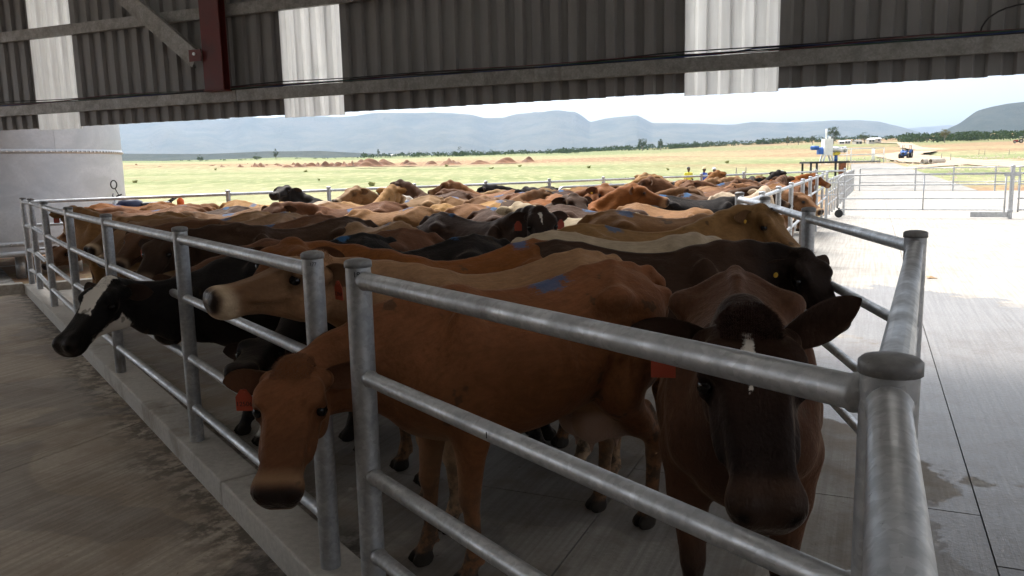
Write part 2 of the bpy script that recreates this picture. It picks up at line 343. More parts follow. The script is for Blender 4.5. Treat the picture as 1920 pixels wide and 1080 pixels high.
# ---------------------------------------------------------------- shed: end wall, framing, roof
shed=empty('shed',(float(WA[0]),float(WA[1]),0));tag(shed,'open steel shed with grey ribbed cladding and pale translucent strips','shed')
ZB=2.70;ZT=5.6
def wl(t,z,off=0.): p=WA+WD*t+WN*off; return (float(p[0]-WA[0]),float(p[1]-WA[1]),z)     # relative to the shed origin
def sheet_mesh(nr=4):
    p=1./nr;pr=[]
    for k in range(nr):
        x=k*p
        for dx,o in((0,0),(.44*p,0),(.54*p,1),(.90*p,1)): pr.append((x+dx,o))
    pr.append((1.,0));return pr
def put_sheet(t0,t1,mat,zb,zt,o=0.):
    m=MB();vs=[];pr=sheet_mesh();zs=(zb,zt)
    for x,d in pr:
        for z in zs: vs.append(wl(t0+(t1-t0)*x+.001,z,-.048*d-o))
    m.add(vs,[(2*i,2*i+2,2*i+3,2*i+1) for i in range(len(pr)-1)]);ob=m.build('cladding_sheet',mat,shed)
    s=ob.modifiers.new('thick','SOLIDIFY');s.thickness=.0025;return ob
edges=[.93-.97*k for k in range(9,0,-1)]+[.93,1.87]+[1.87+.9825*k for k in range(1,5)]+[6.78]+[6.78+.9*k for k in range(1,6)]+[12.28]+[12.28+.97*k for k in range(1,9)]
rnd=random.Random(8)
for a,b in zip(edges[:-1],edges[1:]):
    lite=any(abs(a-q)<.02 for q in(.93,5.80,11.28))
    put_sheet(a,b,M['lite'] if lite else M['sheet'],ZB-(.03 if lite else 0)+rnd.uniform(-.006,.006),ZT,.004 if lite else 0)
def wallz(u,v,off=.1):
    """where a photo ray meets the wall plane"""
    d=pdir(u,v);p0=WA+WN*off;nn=WN;k=((p0[0])*nn[0]+(p0[1])*nn[1])/(d[0]*nn[0]+d[1]*nn[1]);q=np.array([0,0,CAMH])+d*k
    return float((q[:2]-WA)@WD),float(q[2])
def girt(z0,z1,t0,t1,name='girt'):
    """lipped channel, open side down the wall"""
    m=MB();w=.075
    a=wl(t0,0,.003);pts=[(.003,z0),(w,z0),(w,z1),(.003,z1)]
    pr=[(w,z0+.018),(w,z0),(.003,z0),(.003,z1),(w,z1),(w,z1-.018)]
    pr=[(.004,z0),(w,z0),(w,z1),(.004,z1)]
    vs=[]
    for t in(t0,t1):
        for o,z in pr: vs.append(wl(t,z,o))
    n_=len(pr);m.add(vs,[(i,i+n_,i+1+n_,i+1) for i in range(n_-1)]+[(n_-1,2*n_-1,n_,0),tuple(range(n_))[::-1],tuple(range(n_,2*n_))]);m.build(name,M['girt'],shed,bevel=.004)
tz=[wallz(960,140.)[1],wallz(960,168.)[1]]
gz1=np.mean([wallz(0,197)[1],wallz(960,135)[1],wallz(1900,63)[1]]);gz0=np.mean([wallz(0,217)[1],wallz(960,160)[1],wallz(1900,93)[1]])
tj=wallz(440,175)[0]
girt(gz0,gz1,-8,tj-.004);girt(gz0,gz1,tj+.004,20)
uz1=np.mean([wallz(0,55)[1],wallz(380,18)[1]]);uz0=np.mean([wallz(0,78)[1],wallz(380,36)[1]])
girt(uz0,uz1,-8,20)
ct0,_=wallz(384,150,.2);ct1,_=wallz(420,150,.2);cm=(ct0+ct1)/2;cw=(ct1-ct0)
m=MB()
def wbox(m,t0,t1,z0,z1,o0,o1):
    vs=[wl(t,z,o) for t in(t0,t1) for z in(z0,z1) for o in(o0,o1)]
    m.add(vs,[(0,1,3,2),(4,6,7,5),(0,4,5,1),(2,3,7,6),(0,2,6,4),(1,5,7,3)])
wbox(m,ct0,ct1,gz1+.004,ZT,.20,.214);wbox(m,ct0,ct1,gz1+.004,ZT,.08,.094);wbox(m,cm-.006,cm+.006,gz1+.004,ZT,.0945,.1995)
wbox(m,ct0-.02,ct1+.02,gz1-.012,gz1+.003,.078,.225)
col=m.build('column',M['red'],shed,bevel=.003);tag(col,'dark red steel column cut off at the lower rail')
# diagonal brace: lipped channel with a red cleat
bt,bz=wallz(358,105,.24);tt,tz_=wallz(237,0,.24);dt=np.array([tt-bt,tz_-bz]);dt/=np.linalg.norm(dt);e0=np.array([bt,bz])-dt*.10;e1=np.array([bt,bz])+dt*3.2
a=Vector(wl(e0[0],e0[1],.24));b=Vector(wl(e1[0],e1[1],.24));m=MB();upv=Vector(wl(e0[0]-dt[1],e0[1]+dt[0],.24))-a
m.obox(a,b,.006,.24,upv,(0,0));
for s in(-1,1): m.obox(a,b,.075,.006,upv,(-.04,s*.117))
br=m.build('brace',M['girt'],shed)
m=MB();wbox(m,bt-.02,ct0+.02,bz-.08,bz+.08,.246,.258);cl=m.build('cleat',M['red'],br)
m=MB();m.tube([wl(bt+.08,bz+.02,.24),wl(bt+.08,bz+.02,.275)],.022,8);m.build('bolt',M['silver'],br)
# cables along the lower girt
for ci,(mat,dz,ph,col_) in enumerate((('black',.012,0,0),('black',.022,1.3,0),('bluewire',.030,2.2,0),('black',.040,.7,0),('greenwire',.018,3.1,0),('redwire',.03,4.0,0))):
    pts=[];rr=random.Random(ci)
    for k in range(75):
        t=-6+k*.34; on=1.
        if mat=='bluewire': on=1 if 12<t<16.5 else .25
        z=gz1+.004+dz*on*(1+.5*math.sin(t*1.1+ph))+.012*math.sin(t*2.3+ph*2)*on
        pts.append(wl(t,max(z,gz1+.008),.045+.012*math.sin(t*1.7+ph)+.006*ci))
    m=MB();m.tube(pts,.0075 if ci<4 else .005,6);m.build('cable',M[mat],shed)
t0,z0=wallz(1838,62,.05);pts=[wl(t0+.75*(1-math.cos(q))/2*1.1,gz1+.03+.27*math.sin(q)*(1-.2*q/PI),.06) for q in np.linspace(0,PI,16)];m=MB();m.tube(pts,.008,6);m.build('cable',M['black'],shed)
# roof (above the frame: it shades the near part of the yard) and its gable posts
ins=17.;nrf=24
for k in range(nrf):      # roof sheets, every fourth one an unseen translucent sheet added to brighten the interior
    t0=-9+31*k/nrf;t1=-9+31*(k+1)/nrf-.002;m=MB();vs=[]
    for t,o,z in((t0,-.3,ZT),(t1,-.3,ZT),(t1,ins,ZT+.8),(t0,ins,ZT+.8)): vs.append(wl(t,z,o))
    vs+= [(x,y,z+.012) for x,y,z in vs];m.add(vs,[(3,2,1,0),(4,5,6,7),(0,1,5,4),(1,2,6,5),(2,3,7,6),(3,0,4,7)]);m.build('roof_sheet',M['added_skylite'] if k%4==1 else M['sheet'],shed)
m=MB();wbox(m,-9,22,0.002,ZT+.75,ins-.2,ins-.1);m.build('added_back_wall',M['sheet'],shed)  # unseen wall behind the camera, added to darken the sides facing it
for t in(-8.6,21.4):
    m=MB();wbox(m,t-.1,t+.1,0.,ZT,.02,.22);m.build('column',M['red'],shed)
# ---------------------------------------------------------------- pipe fences
def post_obj(par,x,y,top,r=.046,z0=0.,cap=True,mat='post',loc=None):
    m=MB();m.tube([(x,y,z0),(x,y,top-.02)],r,20,False);p=m.build('post',M[mat],par)
    m=MB();m.lathe([(0.0005,.004),(r*.55,.003),(r*.95,-.002),(r+.0045,-.009),(r+.0045,-.030),(r+.0005,-.0305)],20,(x,y,top));m.build('cap',M['cap' if mat=='post' else 'galv'],p);return p
def rail_obj(par,a,b,r,ends=.0,mat='galv',name='rail'):
    a=Vector(a);b=Vector(b);n_=max(2,int((b-a).length/.6)+1);m=MB();pts=[];rs=[];L=(b-a).length
    d=(b-a)/L;e=ends;m.tube([a,a+d*(e+.002),a+d*(e+.008),a+d*(e+.018),a+d*(e+.024),b-d*(e+.024),b-d*(e+.018),b-d*(e+.008),b-d*(e+.002),b],[r,r,r*1.13,r*1.13,r,r,r*1.13,r*1.13,r,r],16);return m.build(name,M[mat],par)
def fence(label,pts,zs,tops,r=.046,rr=(.032,.028,.028,.028),z0=0.,cat='fence',group=None,nopost=(),name='pipe_fence',cap=True,mat='post'):
    f=empty(name,(*map(float,pts[0]),0));tag(f,label,cat,group);o=np.array(pts[0])
    for i,p in enumerate(pts):
        if i in nopost: continue
        post_obj(f,*(np.array(p)-o),tops[i] if isinstance(tops,(list,tuple)) else tops,r,z0,cap,mat)
    for i in range(len(pts)-1):
        a=np.array(pts[i])-o;b=np.array(pts[i+1])-o;d=(b-a)/np.linalg.norm(b-a)
        for k,z in enumerate(zs):
            q=r*.72
            rail_obj(f,(*(a+d*q),z),(*(b-d*q),z),rr[min(k,len(rr)-1)],r*.28)
    return f
P=PST;ZR=(1.52,1.13,.725,.385)
fl=fence('galvanised four-rail pipe fence on the concrete kerb beside the covered walkway',[P['P7'],P['P6'],P['P5'],P['P4'],P['P3'],P['P2'],P['P1']],ZR,1.6,z0=.12)
ff=fence('galvanised four-rail fence in front of the brown cow and the dark white-starred cow',[P['P8'],P['R1']],ZR,[1.6,1.6],.05,(.034,.031,.031,.031),z0=.12)
ext=un(1688,1080,1.52)[:2];ext=np.array(P['R1'])+(ext-np.array(P['R1']))*1.9
fr=fence('thick galvanised rails and capped post of the corner beside the wet concrete',[P['R2'],P['R1'],tuple(ext)],ZR,[1.6,1.6,1.6],.05,(.036,.032,.032,.032),nopost=(1,))
fr2=fence('galvanised pipe fence beside the dark cow with the yellow ear button',[P['R2'],P['R3'],P['R4'],P['R5']],ZR,1.6,.047,(.031,.028,.028,.028),nopost=(0,))
g0=np.array(P['R5']);g1=np.array(P['G']);xs=[1430.4,1461,1484.4,1505.7,1519.6,1531.9,1542.4,1550.4]
pp=[tuple(g0)]
for x in xs:
    k=(x-960)/FPX;d=g1-g0;t=(k*g0[1]*1.0-g0[0])/(d[0]-k*d[1]);pp.append(tuple(g0+d*t))
pp.append(tuple(g1))
fs=fence('bright galvanised two-rail fence with many posts along the race side of the herd',pp,(1.46,1.08,.70),1.53,.040,(.028,.026,.026),nopost=(0,),mat='galv')
K=np.array(P['P1'])+UU*24.1
bp=[np.array(P['P1'])+UU*t for t in(0,3.36,5.4,7.4,9.3,11.2,13.,14.9,16.8,18.7,20.6,22.4,24.1)]
fb=fence('galvanised pipe fence closing the far end of the pen before the green field',[tuple(q) for q in bp],(1.52,1.13,.725),1.6,.042,(.028,.025,.025),nopost=(0,),mat='galv')
rp=[g1+(np.array([20.3,47.8])-g1)*t for t in np.linspace(0.02,1,17)]
fq=fence('close-set white galvanised posts of the race running away beside the empty yard',[tuple(q) for q in rp],(1.22,.8,.4),1.27,.035,(.026,.024,.024),mat='galv')
fd=np.array([6.7,-4.6]);fd/=np.linalg.norm(fd)
fp=[np.array([20.3,47.8])+fd*t for t in(.35,3.3,5.2,7.2,8.3,11.,13.,17.,21.)]
fz=fence('long galvanised rail fence at the far edge of the bright concrete yard',[tuple(q) for q in fp],(1.28,.9,.5),1.31,.04,(.03,.026,.026),mat='galv')
# hooped end frames along the far fence
def hoop(par,a,b,z0,z1,r,rad=.18):
    a=np.array(a);b=np.array(b);d=(b-a);L=np.linalg.norm(d);d/=L;pts=[(*a,z0),(*a,z1-rad)]
    for q in np.linspace(.2,1.57,5): pts.append((*(a+d*rad*(1-math.cos(q))),z1-rad+rad*math.sin(q)))
    pts+= [(*(b),z1)];m=MB();m.tube(pts,r,10);return m.build('hoop',M['galv'],par)
# swing gate with a castor wheel, and its hinge post
ga=np.array([10.78,26.55]);gb=np.array([15.25,24.55]);gd=(gb-ga)/np.linalg.norm(gb-ga)
gate=empty('yard_gate',(float(ga[0]),float(ga[1]),0));tag(gate,'wide galvanised yard gate with a small wheel under its rounded end','gate')
Lg=np.linalg.norm(gb-ga)-.16
hoop(gate,(0,0),gd*Lg,.30,1.38,.027,.22)
for z in(1.05,.62,.27): rail_obj(gate,(*(gd*.03),z),(*(gd*Lg),z),.02)
m=MB();m.tube([(*(gd*Lg),.2),(*(gd*Lg),1.38)],.025,10);m.build('stile',M['galv'],gate)
m=MB();m.tube([(*(gd*Lg*.53),.27),(*(gd*Lg*.53),1.38)],.022,10);m.build('stile',M['galv'],gate)
m=MB();m.obox((*(gd*(Lg-.9)),.12),(*(gd*(Lg+.1)),.12),.05,.16);m.build('plate',M['galv'],gate)
m=MB();m.tube([(*(gd*.05),.12),(*(gd*.05),.32)],.03,8);m.build('fork',M['darksteel'],gate)
sdv=Vector((-gd[1],gd[0],0));c=Vector((*(gd*.05),.135));m=MB();m.tube([c-sdv*.03,c+sdv*.03],.13,20);m.build('wheel',M['rubber'],gate)
gate2=empty('yard_gate',(float(gb[0]),float(gb[1]),0));tag(gate2,'second galvanised gate leaf beyond the tall hinge post','gate')
for z in(1.38,1.05,.62,.27): rail_obj(gate2,(*(gd*.16),z),(*(gd*4.6),z),.022)
m=MB();m.tube([(*(gd*.2),.2),(*(gd*.2),1.38)],.025,10);m.build('stile',M['galv'],gate2);m=MB();m.tube([(*(gd*4.6),.2),(*(gd*4.6),1.38)],.025,10);m.build('stile',M['galv'],gate2)
hp=empty('hinge_post',(float(gb[0]),float(gb[1]),0));tag(hp,'tall galvanised hinge post between the two yard gates','post')
p_=post_obj(hp,0,0,1.62,.06,mat='galv');m=MB();m.lathe([(.07,0),(.075,.02),(.075,.06),(.062,.09)],16,(0,0,.2));m.build('collar',M['galv'],hp)
m=MB();m.obox((*(-gd*.22),1.35),(*(gd*.22),1.35),.05,.12);m.build('hinge_bracket',M['galv'],hp)
# hooped crowd gate lying in front of the far rails
cg=empty('crowd_gate',(1.15,19.35,0),math.atan2(UU[1],UU[0]));tag(cg,'low galvanised crowd gate crossing the back of the herd','gate')
hoop(cg,(0,0),(4.2,0),0.,1.40,.03);rail_obj(cg,(.05,0,1.05),(4.2,0,1.05),.024);rail_obj(cg,(.05,0,.6),(4.2,0,.6),.024);m=MB();m.tube([(4.2,0,0),(4.2,0,1.42)],.03,10);m.build('stile',M['galv'],cg)
# chain hanging at the corner post
ch=empty('latch_chain',(.74,1.36,1.02));tag(ch,'short steel latch chain hanging on the thick corner post','chain')
for k in range(7):
    m=MB();ring=[(.012*math.cos(q),0,.02*math.sin(q)) for q in np.linspace(0,2*PI,11)];m.tube(ring,.0042,6,False)
    l=m.build('link',M['galv'],ch,loc=(.02+.012*math.sin(k),-.01*k*.4,-.03*k),rz=(k%2)*1.4+.3)
# pen numbers scribbled on the steel
def text_mesh(name,s,size,mat,par,mw):
    cu=bpy.data.curves.new(name,'FONT');cu.body=s;cu.size=size;cu.align_x='CENTER';cu.align_y='CENTER';cu.extrude=.0004
    o=bpy.data.objects.new(name,cu);C.objects.link(o);dg=bpy.context.evaluated_depsgraph_get();me=bpy.data.meshes.new_from_object(o.evaluated_get(dg));bpy.data.objects.remove(o)
    me.materials.clear();t=link(name,me,mat,par);t.matrix_local=mw;return t
def face_mat(pos,normal,up=(0,0,1)):
    z=Vector(normal).normalized();x=Vector(up).cross(z).normalized();y=z.cross(x);return Matrix(((x.x,y.x,z.x,pos[0]),(x.y,y.y,z.y,pos[1]),(x.z,y.z,z.z,pos[2]),(0,0,0,1)))
def write_on(par_thing,s,size,pw,rad):
    pw=Vector(pw);d=Vector((0,0,CAMH))-pw;d.z=0;d.normalize();text_mesh('writing',s,size,M['ink'],par_thing,face_mat(pw+d*(rad+.001)-Vector(par_thing.location),d))
write_on(ff,'195',.030,(P['P8'][0],P['P8'][1],1.545),.051)
write_on(fl,'177',.020,(P['P7'][0],P['P7'][1],1.55),.047)
a=np.array(P['P8']);b=np.array(P['R1']);q=a+(b-a)*.42;write_on(ff,'1685',.030,(q[0],q[1],1.135),.0315)
# scrap of cardboard
c=un(1745,522);m=MB();m.add([(-.07,-.05,.012),(.09,-.04,.004),(.06,.06,.02),(-.05,.05,.035),(0,0,.04)],[(0,1,4),(1,2,4),(2,3,4),(3,0,4)]);o=m.build('cardboard_scrap',plain('cardboard',(.42,.27,.15),.9),None,loc=(float(c[0]),float(c[1]),.002));s_=o.modifiers.new('t','SOLIDIFY');s_.thickness=.004
tag(o,'small torn scrap of brown cardboard lying on the pale concrete','cardboard')

# ---------------------------------------------------------------- water tank, motorbike, can
tk=empty('water_tank',(-11.25,17.6,0));tag(tk,'large round galvanised water tank with rows of bolts','tank')
TR=2.62;z0=.40;nr=4;hh=2.02
for k in range(nr):
    for j in range(6):
        a0=j*PI/3+.5*k;m=MB();vs=[];n_=10
        for i in range(n_+1):
            a=a0+PI/3*i/n_;rr=TR+(.004 if j%2 else 0.)+(.002*k)
            for z in(z0+hh*k,z0+hh*(k+1)-.004): vs.append((rr*math.cos(a),rr*math.sin(a),z))
        m.add(vs,[(2*i,2*i+2,2*i+3,2*i+1) for i in range(n_)],True);m.build('tank_sheet',M['tank'],tk)
for k in(0,1,2):
    z=z0+hh*k+(.24 if k==0 else .0)
    fm=MB();fm.lathe([(TR+.006,-.04),(TR+.012,-.04),(TR+.012,.045),(TR+.006,.045)],96,(0,0,z));fl_=fm.build('seam',M['tank'],tk)
    bm_=MB();nb=150
    for i in range(nb):
        a=2*PI*i/nb;c=Vector((TR*math.cos(a),TR*math.sin(a),z));d=Vector((math.cos(a),math.sin(a),0));bm_.tube([c+d*.01,c+d*.034],.020,6)
    b_=bm_.build('bolt_row',M['silver'],fl_);b_['kind']='stuff'
m=MB();m.lathe([(.01,z0+.03),(TR-.05,z0),(TR+.03,z0+.0),(TR+.03,z0+.10),(TR+.004,z0+.101)],96);m.build('base_rim',M['tank'],tk)
m=MB();m.lathe([(TR+.02,z0+hh*nr),(TR*.6,z0+hh*nr+.5),(.01,z0+hh*nr+.8)],64);m.build('tank_roof',M['tank'],tk)
for i in range(12):
    a=2*PI*i/12+.2;m=MB();m.tube([(2.2*math.cos(a),2.2*math.sin(a),-.1),(2.2*math.cos(a),2.2*math.sin(a),z0+.01)],.09,10);m.build('leg',M['galv'],tk)
a=-1.02;c=Vector((TR*math.cos(a),TR*math.sin(a),1.72));d=Vector((math.cos(a),math.sin(a),0));t_=Vector((-d.y,d.x,0))
m=MB();pts=[c+d*.02+t_*.13*math.cos(q)+Vector((0,0,.13*math.sin(q)))for q in np.linspace(.2,5.2,18)];m.tube(pts,.022,8);m.build('flange_ring',M['silver'],tk)
for q in(-.08,.08): m=MB();m.tube([c+t_*q+d*.0,c+t_*q+d*.08],.04,8);m.build('stud',M['silver'],tk)
a=-1.85;m=MB();c=Vector((TR*math.cos(a)*1.0,TR*math.sin(a)*1.,0));m.tube([c+Vector((0,0,z0+.02)),c+Vector((0,0,z0-.12)),c+Vector((.05,-.12,z0-.3)),c+Vector((.06,-.14,-.05))],[.06,.075,.055,.055],10);m.build('outlet_pipe',M['galv'],tk)
# motorbike parked beyond the back rails
mbp=np.array(P['P1'])+UU*1.9+VV*.75;mb=empty('motorbike',(float(mbp[0]),float(mbp[1]),.50),math.atan2(UU[1],UU[0]));tag(mb,'small black and dark blue motorbike parked behind the far rails by the tank','motorbike')
# x: rear (+) to front (-)
for x in(-.62,.62):
    m=MB();m.tube([(x+.29*math.cos(q),0,.30+.29*math.sin(q)) for q in np.linspace(0,2*PI,25)],.045,8,False);w_=m.build('wheel',M['rubber'],mb)
    m=MB();m.tube([(x,-.06,.3),(x,.06,.3)],.05,10);[m.tube([(x,0,.3),(x+.26*math.cos(q),0,.3+.26*math.sin(q))],.005,5) for q in np.linspace(0,6.0,10)];m.build('spokes',M['silver'],w_)
m=MB();[m.tube([(-.62,s*.08,.3),(-.42,s*.08,.86),(-.36,s*.08,.98)],.022,8) for s in(-1,1)];m.build('fork',M['silver'],mb)
m=MB();m.tube([(-.33,-.38,1.08),(-.37,-.2,1.05),(-.38,0,.98),(-.37,.2,1.05),(-.33,.38,1.08)],.014,8);m.build('handlebar',M['darksteel'],mb)
for s in(-1,):
    m=MB();m.tube([(-.36,s*.3,1.07),(-.42,s*.32,1.2)],.008,6);m.tube([(-.43+.05*math.cos(q),s*.32,1.26+.075*math.sin(q)) for q in np.linspace(0,2*PI,15)],.012,6,False);m.build('mirror',M['black'],mb)
m=MB();m.lathe([(.01,-.24),(.09,-.2),(.13,-.05),(.13,.08),(.08,.2),(.01,.24)],14,M=Matrix.Translation((-.12,0,.86))@Matrix.Rotation(PI/2,4,'Y'));m.build('fuel_tank',plain('navy_paint',(.012,.018,.06),.35),mb)
m=MB();m.box((.32,0,.86),(.56,.24,.1));m.build('seat',M['black'],mb,bevel=.03)
m=MB();m.tube([(.5,-.1,.86),(.72,-.1,1.0),(.82,-.1,.98),(.82,.1,.98),(.72,.1,1.0),(.5,.1,.86)],.016,6);m.build('rear_rack',M['darksteel'],mb)
m=MB();m.box((-.02,0,.42),(.34,.22,.3));m.build('engine',M['darksteel'],mb,bevel=.03)
m=MB();[m.tube([(-.36,0,.9),(-.05,s*.08,.62),(.3,s*.1,.72),(.62,s*.1,.3)],.02,6) for s in(-1,1)];m.build('frame',M['darksteel'],mb)
oc=np.array(P['P1'])+UU*2.55+VV*.05;m=MB();m.lathe([(.001,0),(.065,0),(.065,.15),(.055,.18),(.035,.20),(.03,.24),(.001,.24)],16);oc=at(324,378,15.1);o=m.build('orange_can',M['orange'],None,loc=(float(oc[0]),float(oc[1])+.35,float(terr(oc[0],oc[1]+.35))))
# the can sits on a drum so that it shows above the rail
can=empty('drum',(float(oc[0]),float(oc[1])+.35,0));tag(can,'low steel drum under the orange can behind the far rails','drum')
m=MB();m.lathe([(.001,-.05),(.26,-.05),(.26,1.24),(.27,1.25),(.26,1.26),(.001,1.26)],20);m.build('barrel',M['galv'],can);m=MB();m.lathe([(.262,.5),(.272,.51),(.262,.52)],20);m.build('hoop',M['galv'],can)
o.location.z=1.262;tag(o,'bright orange plastic can standing behind the far rails','can')
# ---------------------------------------------------------------- cow: implicit body -> one continuous mesh
def smooth_tab(xs,ys,n=240,sig=.018):
    x=np.linspace(xs[0],xs[-1],n); y=np.interp(x,xs,ys); dx=x[1]-x[0]
    k=max(1,int(3*sig*(xs[-1]-xs[0])/dx)); w=np.exp(-.5*(np.arange(-k,k+1)*dx/(sig*(xs[-1]-xs[0])))**2); w/=w.sum()
    yp=np.concatenate([2*y[0]-y[k:0:-1],y,2*y[-1]-y[-2:-k-2:-1]])
    return x,np.convolve(yp,w,'valid')
class Field:
    def __init__(s,ax):
        s.ax=ax; s.D=np.full([len(a) for a in ax],.15,np.float32)
    def block(s,lo,hi,pad):
        sl=[]
        for a,l,h in zip(s.ax,lo,hi):
            i=max(0,np.searchsorted(a,l-pad)-1); j=min(len(a),np.searchsorted(a,h+pad)+1)
            sl.append(slice(i,max(j,i)))
        g=np.meshgrid(*[a[q] for a,q in zip(s.ax,sl)],indexing='ij',sparse=True)
        return tuple(sl),g
    def put(s,sl,d,k,sub=False):
        if d.size==0: return
        D=s.D[sl]; a=-D if sub else D
        h=np.maximum(k-np.abs(a-d),0)/k; r=np.minimum(a,d)-h*h*(k*.25)
        s.D[sl]=-r if sub else r
    def cone(s,a,b,ra,rb,k=.03):
        a=np.array(a,float);b=np.array(b,float);m=max(ra,rb)
        sl,(x,y,z)=s.block(np.minimum(a,b)-m,np.maximum(a,b)+m,k+.02)
        e=b-a;l2=max(e@e,1e-9)
        t=np.clip(((x-a[0])*e[0]+(y-a[1])*e[1]+(z-a[2])*e[2])/l2,0,1)
        d=np.sqrt((x-a[0]-t*e[0])**2+(y-a[1]-t*e[1])**2+(z-a[2]-t*e[2])**2)-(ra+(rb-ra)*t)
        s.put(sl,d.astype(np.float32),k)
    def chain(s,pts,rs,k=.03):
        for i in range(len(pts)-1): s.cone(pts[i],pts[i+1],rs[i],rs[i+1],k)
    def ell(s,c,r,k=.04,R=None,sub=False):
        c=np.array(c,float);r=np.array(r,float);m=r if R is None else np.full(3,r.max())
        sl,(x,y,z)=s.block(c-m,c+m,k+.02)
        x=x-c[0];y=y-c[1];z=z-c[2]
        if R is not None: x,y,z=[R[0,i]*x+R[1,i]*y+R[2,i]*z for i in range(3)]
        q=np.sqrt((x/r[0])**2+(y/r[1])**2+(z/r[2])**2); g=np.sqrt((x/r[0]**2)**2+(y/r[1]**2)**2+(z/r[2]**2)**2)
        s.put(sl,(q*(q-1)/np.maximum(g,1e-6)).astype(np.float32),k,sub)
    def loft(s,xs,zt,zb,w,secs,k,o=None,R=None,lo=None,hi=None,wmod=None):
        """lofted section in a local frame; secs(x,t)-> relative half width"""
        sl,(x,y,z)=s.block(lo,hi,k+.03)
        if R is not None:
            x=x-o[0];y=y-o[1];z=z-o[2]; x,y,z=[R[0,i]*x+R[1,i]*y+R[2,i]*z for i in range(3)]
        X,Zt=smooth_tab(xs,zt);_,Zb=smooth_tab(xs,zb);_,Wm=smooth_tab(xs,w,sig=.015)
        xc=np.clip(x,xs[0],xs[-1]); a=np.interp(xc,X,Zt);b=np.interp(xc,X,Zb);ww=np.interp(xc,X,Wm)
        t=(z-b)/(a-b); tc=np.clip(t,0,1)
        W=ww*secs(xc,tc)
        if wmod is not None: W=W+wmod(xc,tc)
        d=np.maximum(np.maximum(np.abs(y)-W,np.maximum(z-a,b-z)),np.maximum(x-xs[-1],xs[0]-x))
        d=d+np.zeros(np.broadcast_shapes(x.shape,y.shape,z.shape))
        g=np.gradient(d,*[s.ax[i][sl[i]] for i in range(3)])
        d=d/np.maximum(np.sqrt(g[0]**2+g[1]**2+g[2]**2),.7)
        s.put(sl,d.astype(np.float32),k)
    def mesh(s,iters=2):
        D=s.D; nx,ny,nz=D.shape; ins=D<0; cn=(nx-1)*(ny-1)*(nz-1); st=((ny-1)*(nz-1),nz-1,1)
        S=np.zeros((3,cn));cnt=np.zeros(cn);quads=[]
        for ax in range(3):
            A=[slice(None)]*3;B=[slice(None)]*3;A[ax]=slice(0,-1);B[ax]=slice(1,None);A=tuple(A);B=tuple(B)
            e=np.argwhere(ins[A]!=ins[B]); o1,o2=[(1,2),(2,0),(0,1)][ax]
            sh=D.shape; e=e[(e[:,o1]>0)&(e[:,o1]<sh[o1]-1)&(e[:,o2]>0)&(e[:,o2]<sh[o2]-1)]
            e2=e.copy();e2[:,ax]+=1
            d0=D[tuple(e.T)];d1=D[tuple(e2.T)];t=d0/(d0-d1)
            P=np.stack([s.ax[i][e[:,i]] for i in range(3)]).astype(float)
            P[ax]+=t*(s.ax[ax][e2[:,ax]]-s.ax[ax][e[:,ax]])
            ids=[]
            for a_,b_ in((1,1),(0,1),(0,0),(1,0)):
                c=e.copy();c[:,o1]-=a_;c[:,o2]-=b_
                idx=c[:,0]*st[0]+c[:,1]*st[1]+c[:,2]*st[2]; ids.append(idx)
                cnt+=np.bincount(idx,minlength=cn)
                for i in range(3): S[i]+=np.bincount(idx,weights=P[i],minlength=cn)
            q=np.stack(ids,1); fl=~(d0<0); q[fl]=q[fl][:,::-1]; quads.append(q)
        q=np.concatenate(quads); used=np.flatnonzero(cnt); mp=np.full(cn,-1); mp[used]=np.arange(len(used))
        Vv=(S[:,used]/cnt[used]).T; q=mp[q]
        E=np.concatenate([q[:,[0,1]],q[:,[1,2]],q[:,[2,3]],q[:,[3,0]]])
        deg=np.bincount(E.ravel(),minlength=len(Vv))
        for it in range(iters):
            f=.5 if it%2==0 else .3
            L=np.stack([np.bincount(E[:,0],weights=Vv[E[:,1],i],minlength=len(Vv))+np.bincount(E[:,1],weights=Vv[E[:,0],i],minlength=len(Vv)) for i in range(3)],1)/deg[:,None]
            Vv=Vv+f*(L-Vv)
        return Vv,q
def axis(lo,hi,f0,f1,fine,coarse):
    out=[lo];x=lo
    while x<hi:
        d=max(f0-x,x-f1,0.); stp=min(coarse,fine+d*.25); x+=stp; out.append(x)
    return np.array(out)
def rot_head(yaw,pitch,roll):
    """columns: head x (to muzzle), y (left), z (up off the forehead); pitch>0 lowers the muzzle"""
    cy,sy=math.cos(yaw),math.sin(yaw);cp,sp=math.cos(pitch),math.sin(pitch);cr,sr=math.cos(roll),math.sin(roll)
    Rz=np.array([[cy,-sy,0],[sy,cy,0],[0,0,1]]);Ry=np.array([[cp,0,sp],[0,1,0],[-sp,0,cp]]);Rx=np.array([[1,0,0],[0,cr,-sr],[0,sr,cr]])
    return Rz@Ry@Rx
SEC_T=[0,.04,.12,.25,.4,.55,.7,.8,.88,.94,.98,1.]
SEC_B=[.12,.42,.70,.92,1.,.98,.87,.73,.55,.36,.2,.07]      # barrel
SEC_R=[.12,.40,.62,.80,.92,1.,.98,.86,.66,.42,.22,.07]     # loin / rump
SEC_S=[.12,.40,.66,.86,.98,1.,.88,.70,.50,.33,.2,.08]      # shoulders
_sb=smooth_tab(SEC_T,SEC_B,sig=.02);_sr=smooth_tab(SEC_T,SEC_R,sig=.02);_ss=smooth_tab(SEC_T,SEC_S,sig=.02)
def body_sec(x,t):
    b=np.interp(t,*_sb);r=np.interp(t,*_sr);s_=np.interp(t,*_ss)
    k=np.clip((-.02-x)/.3,0,1);k=k*k*(3-2*k);m=np.clip((x-.2)/.25,0,1);m=m*m*(3-2*m)
    return (b*(1-k)+r*k)*(1-m)+s_*m
HSEC=smooth_tab([0,.12,.3,.5,.68,.8,.9,.96,1.],[.34,.56,.70,.80,.92,1.,.95,.84,.62],sig=.025)
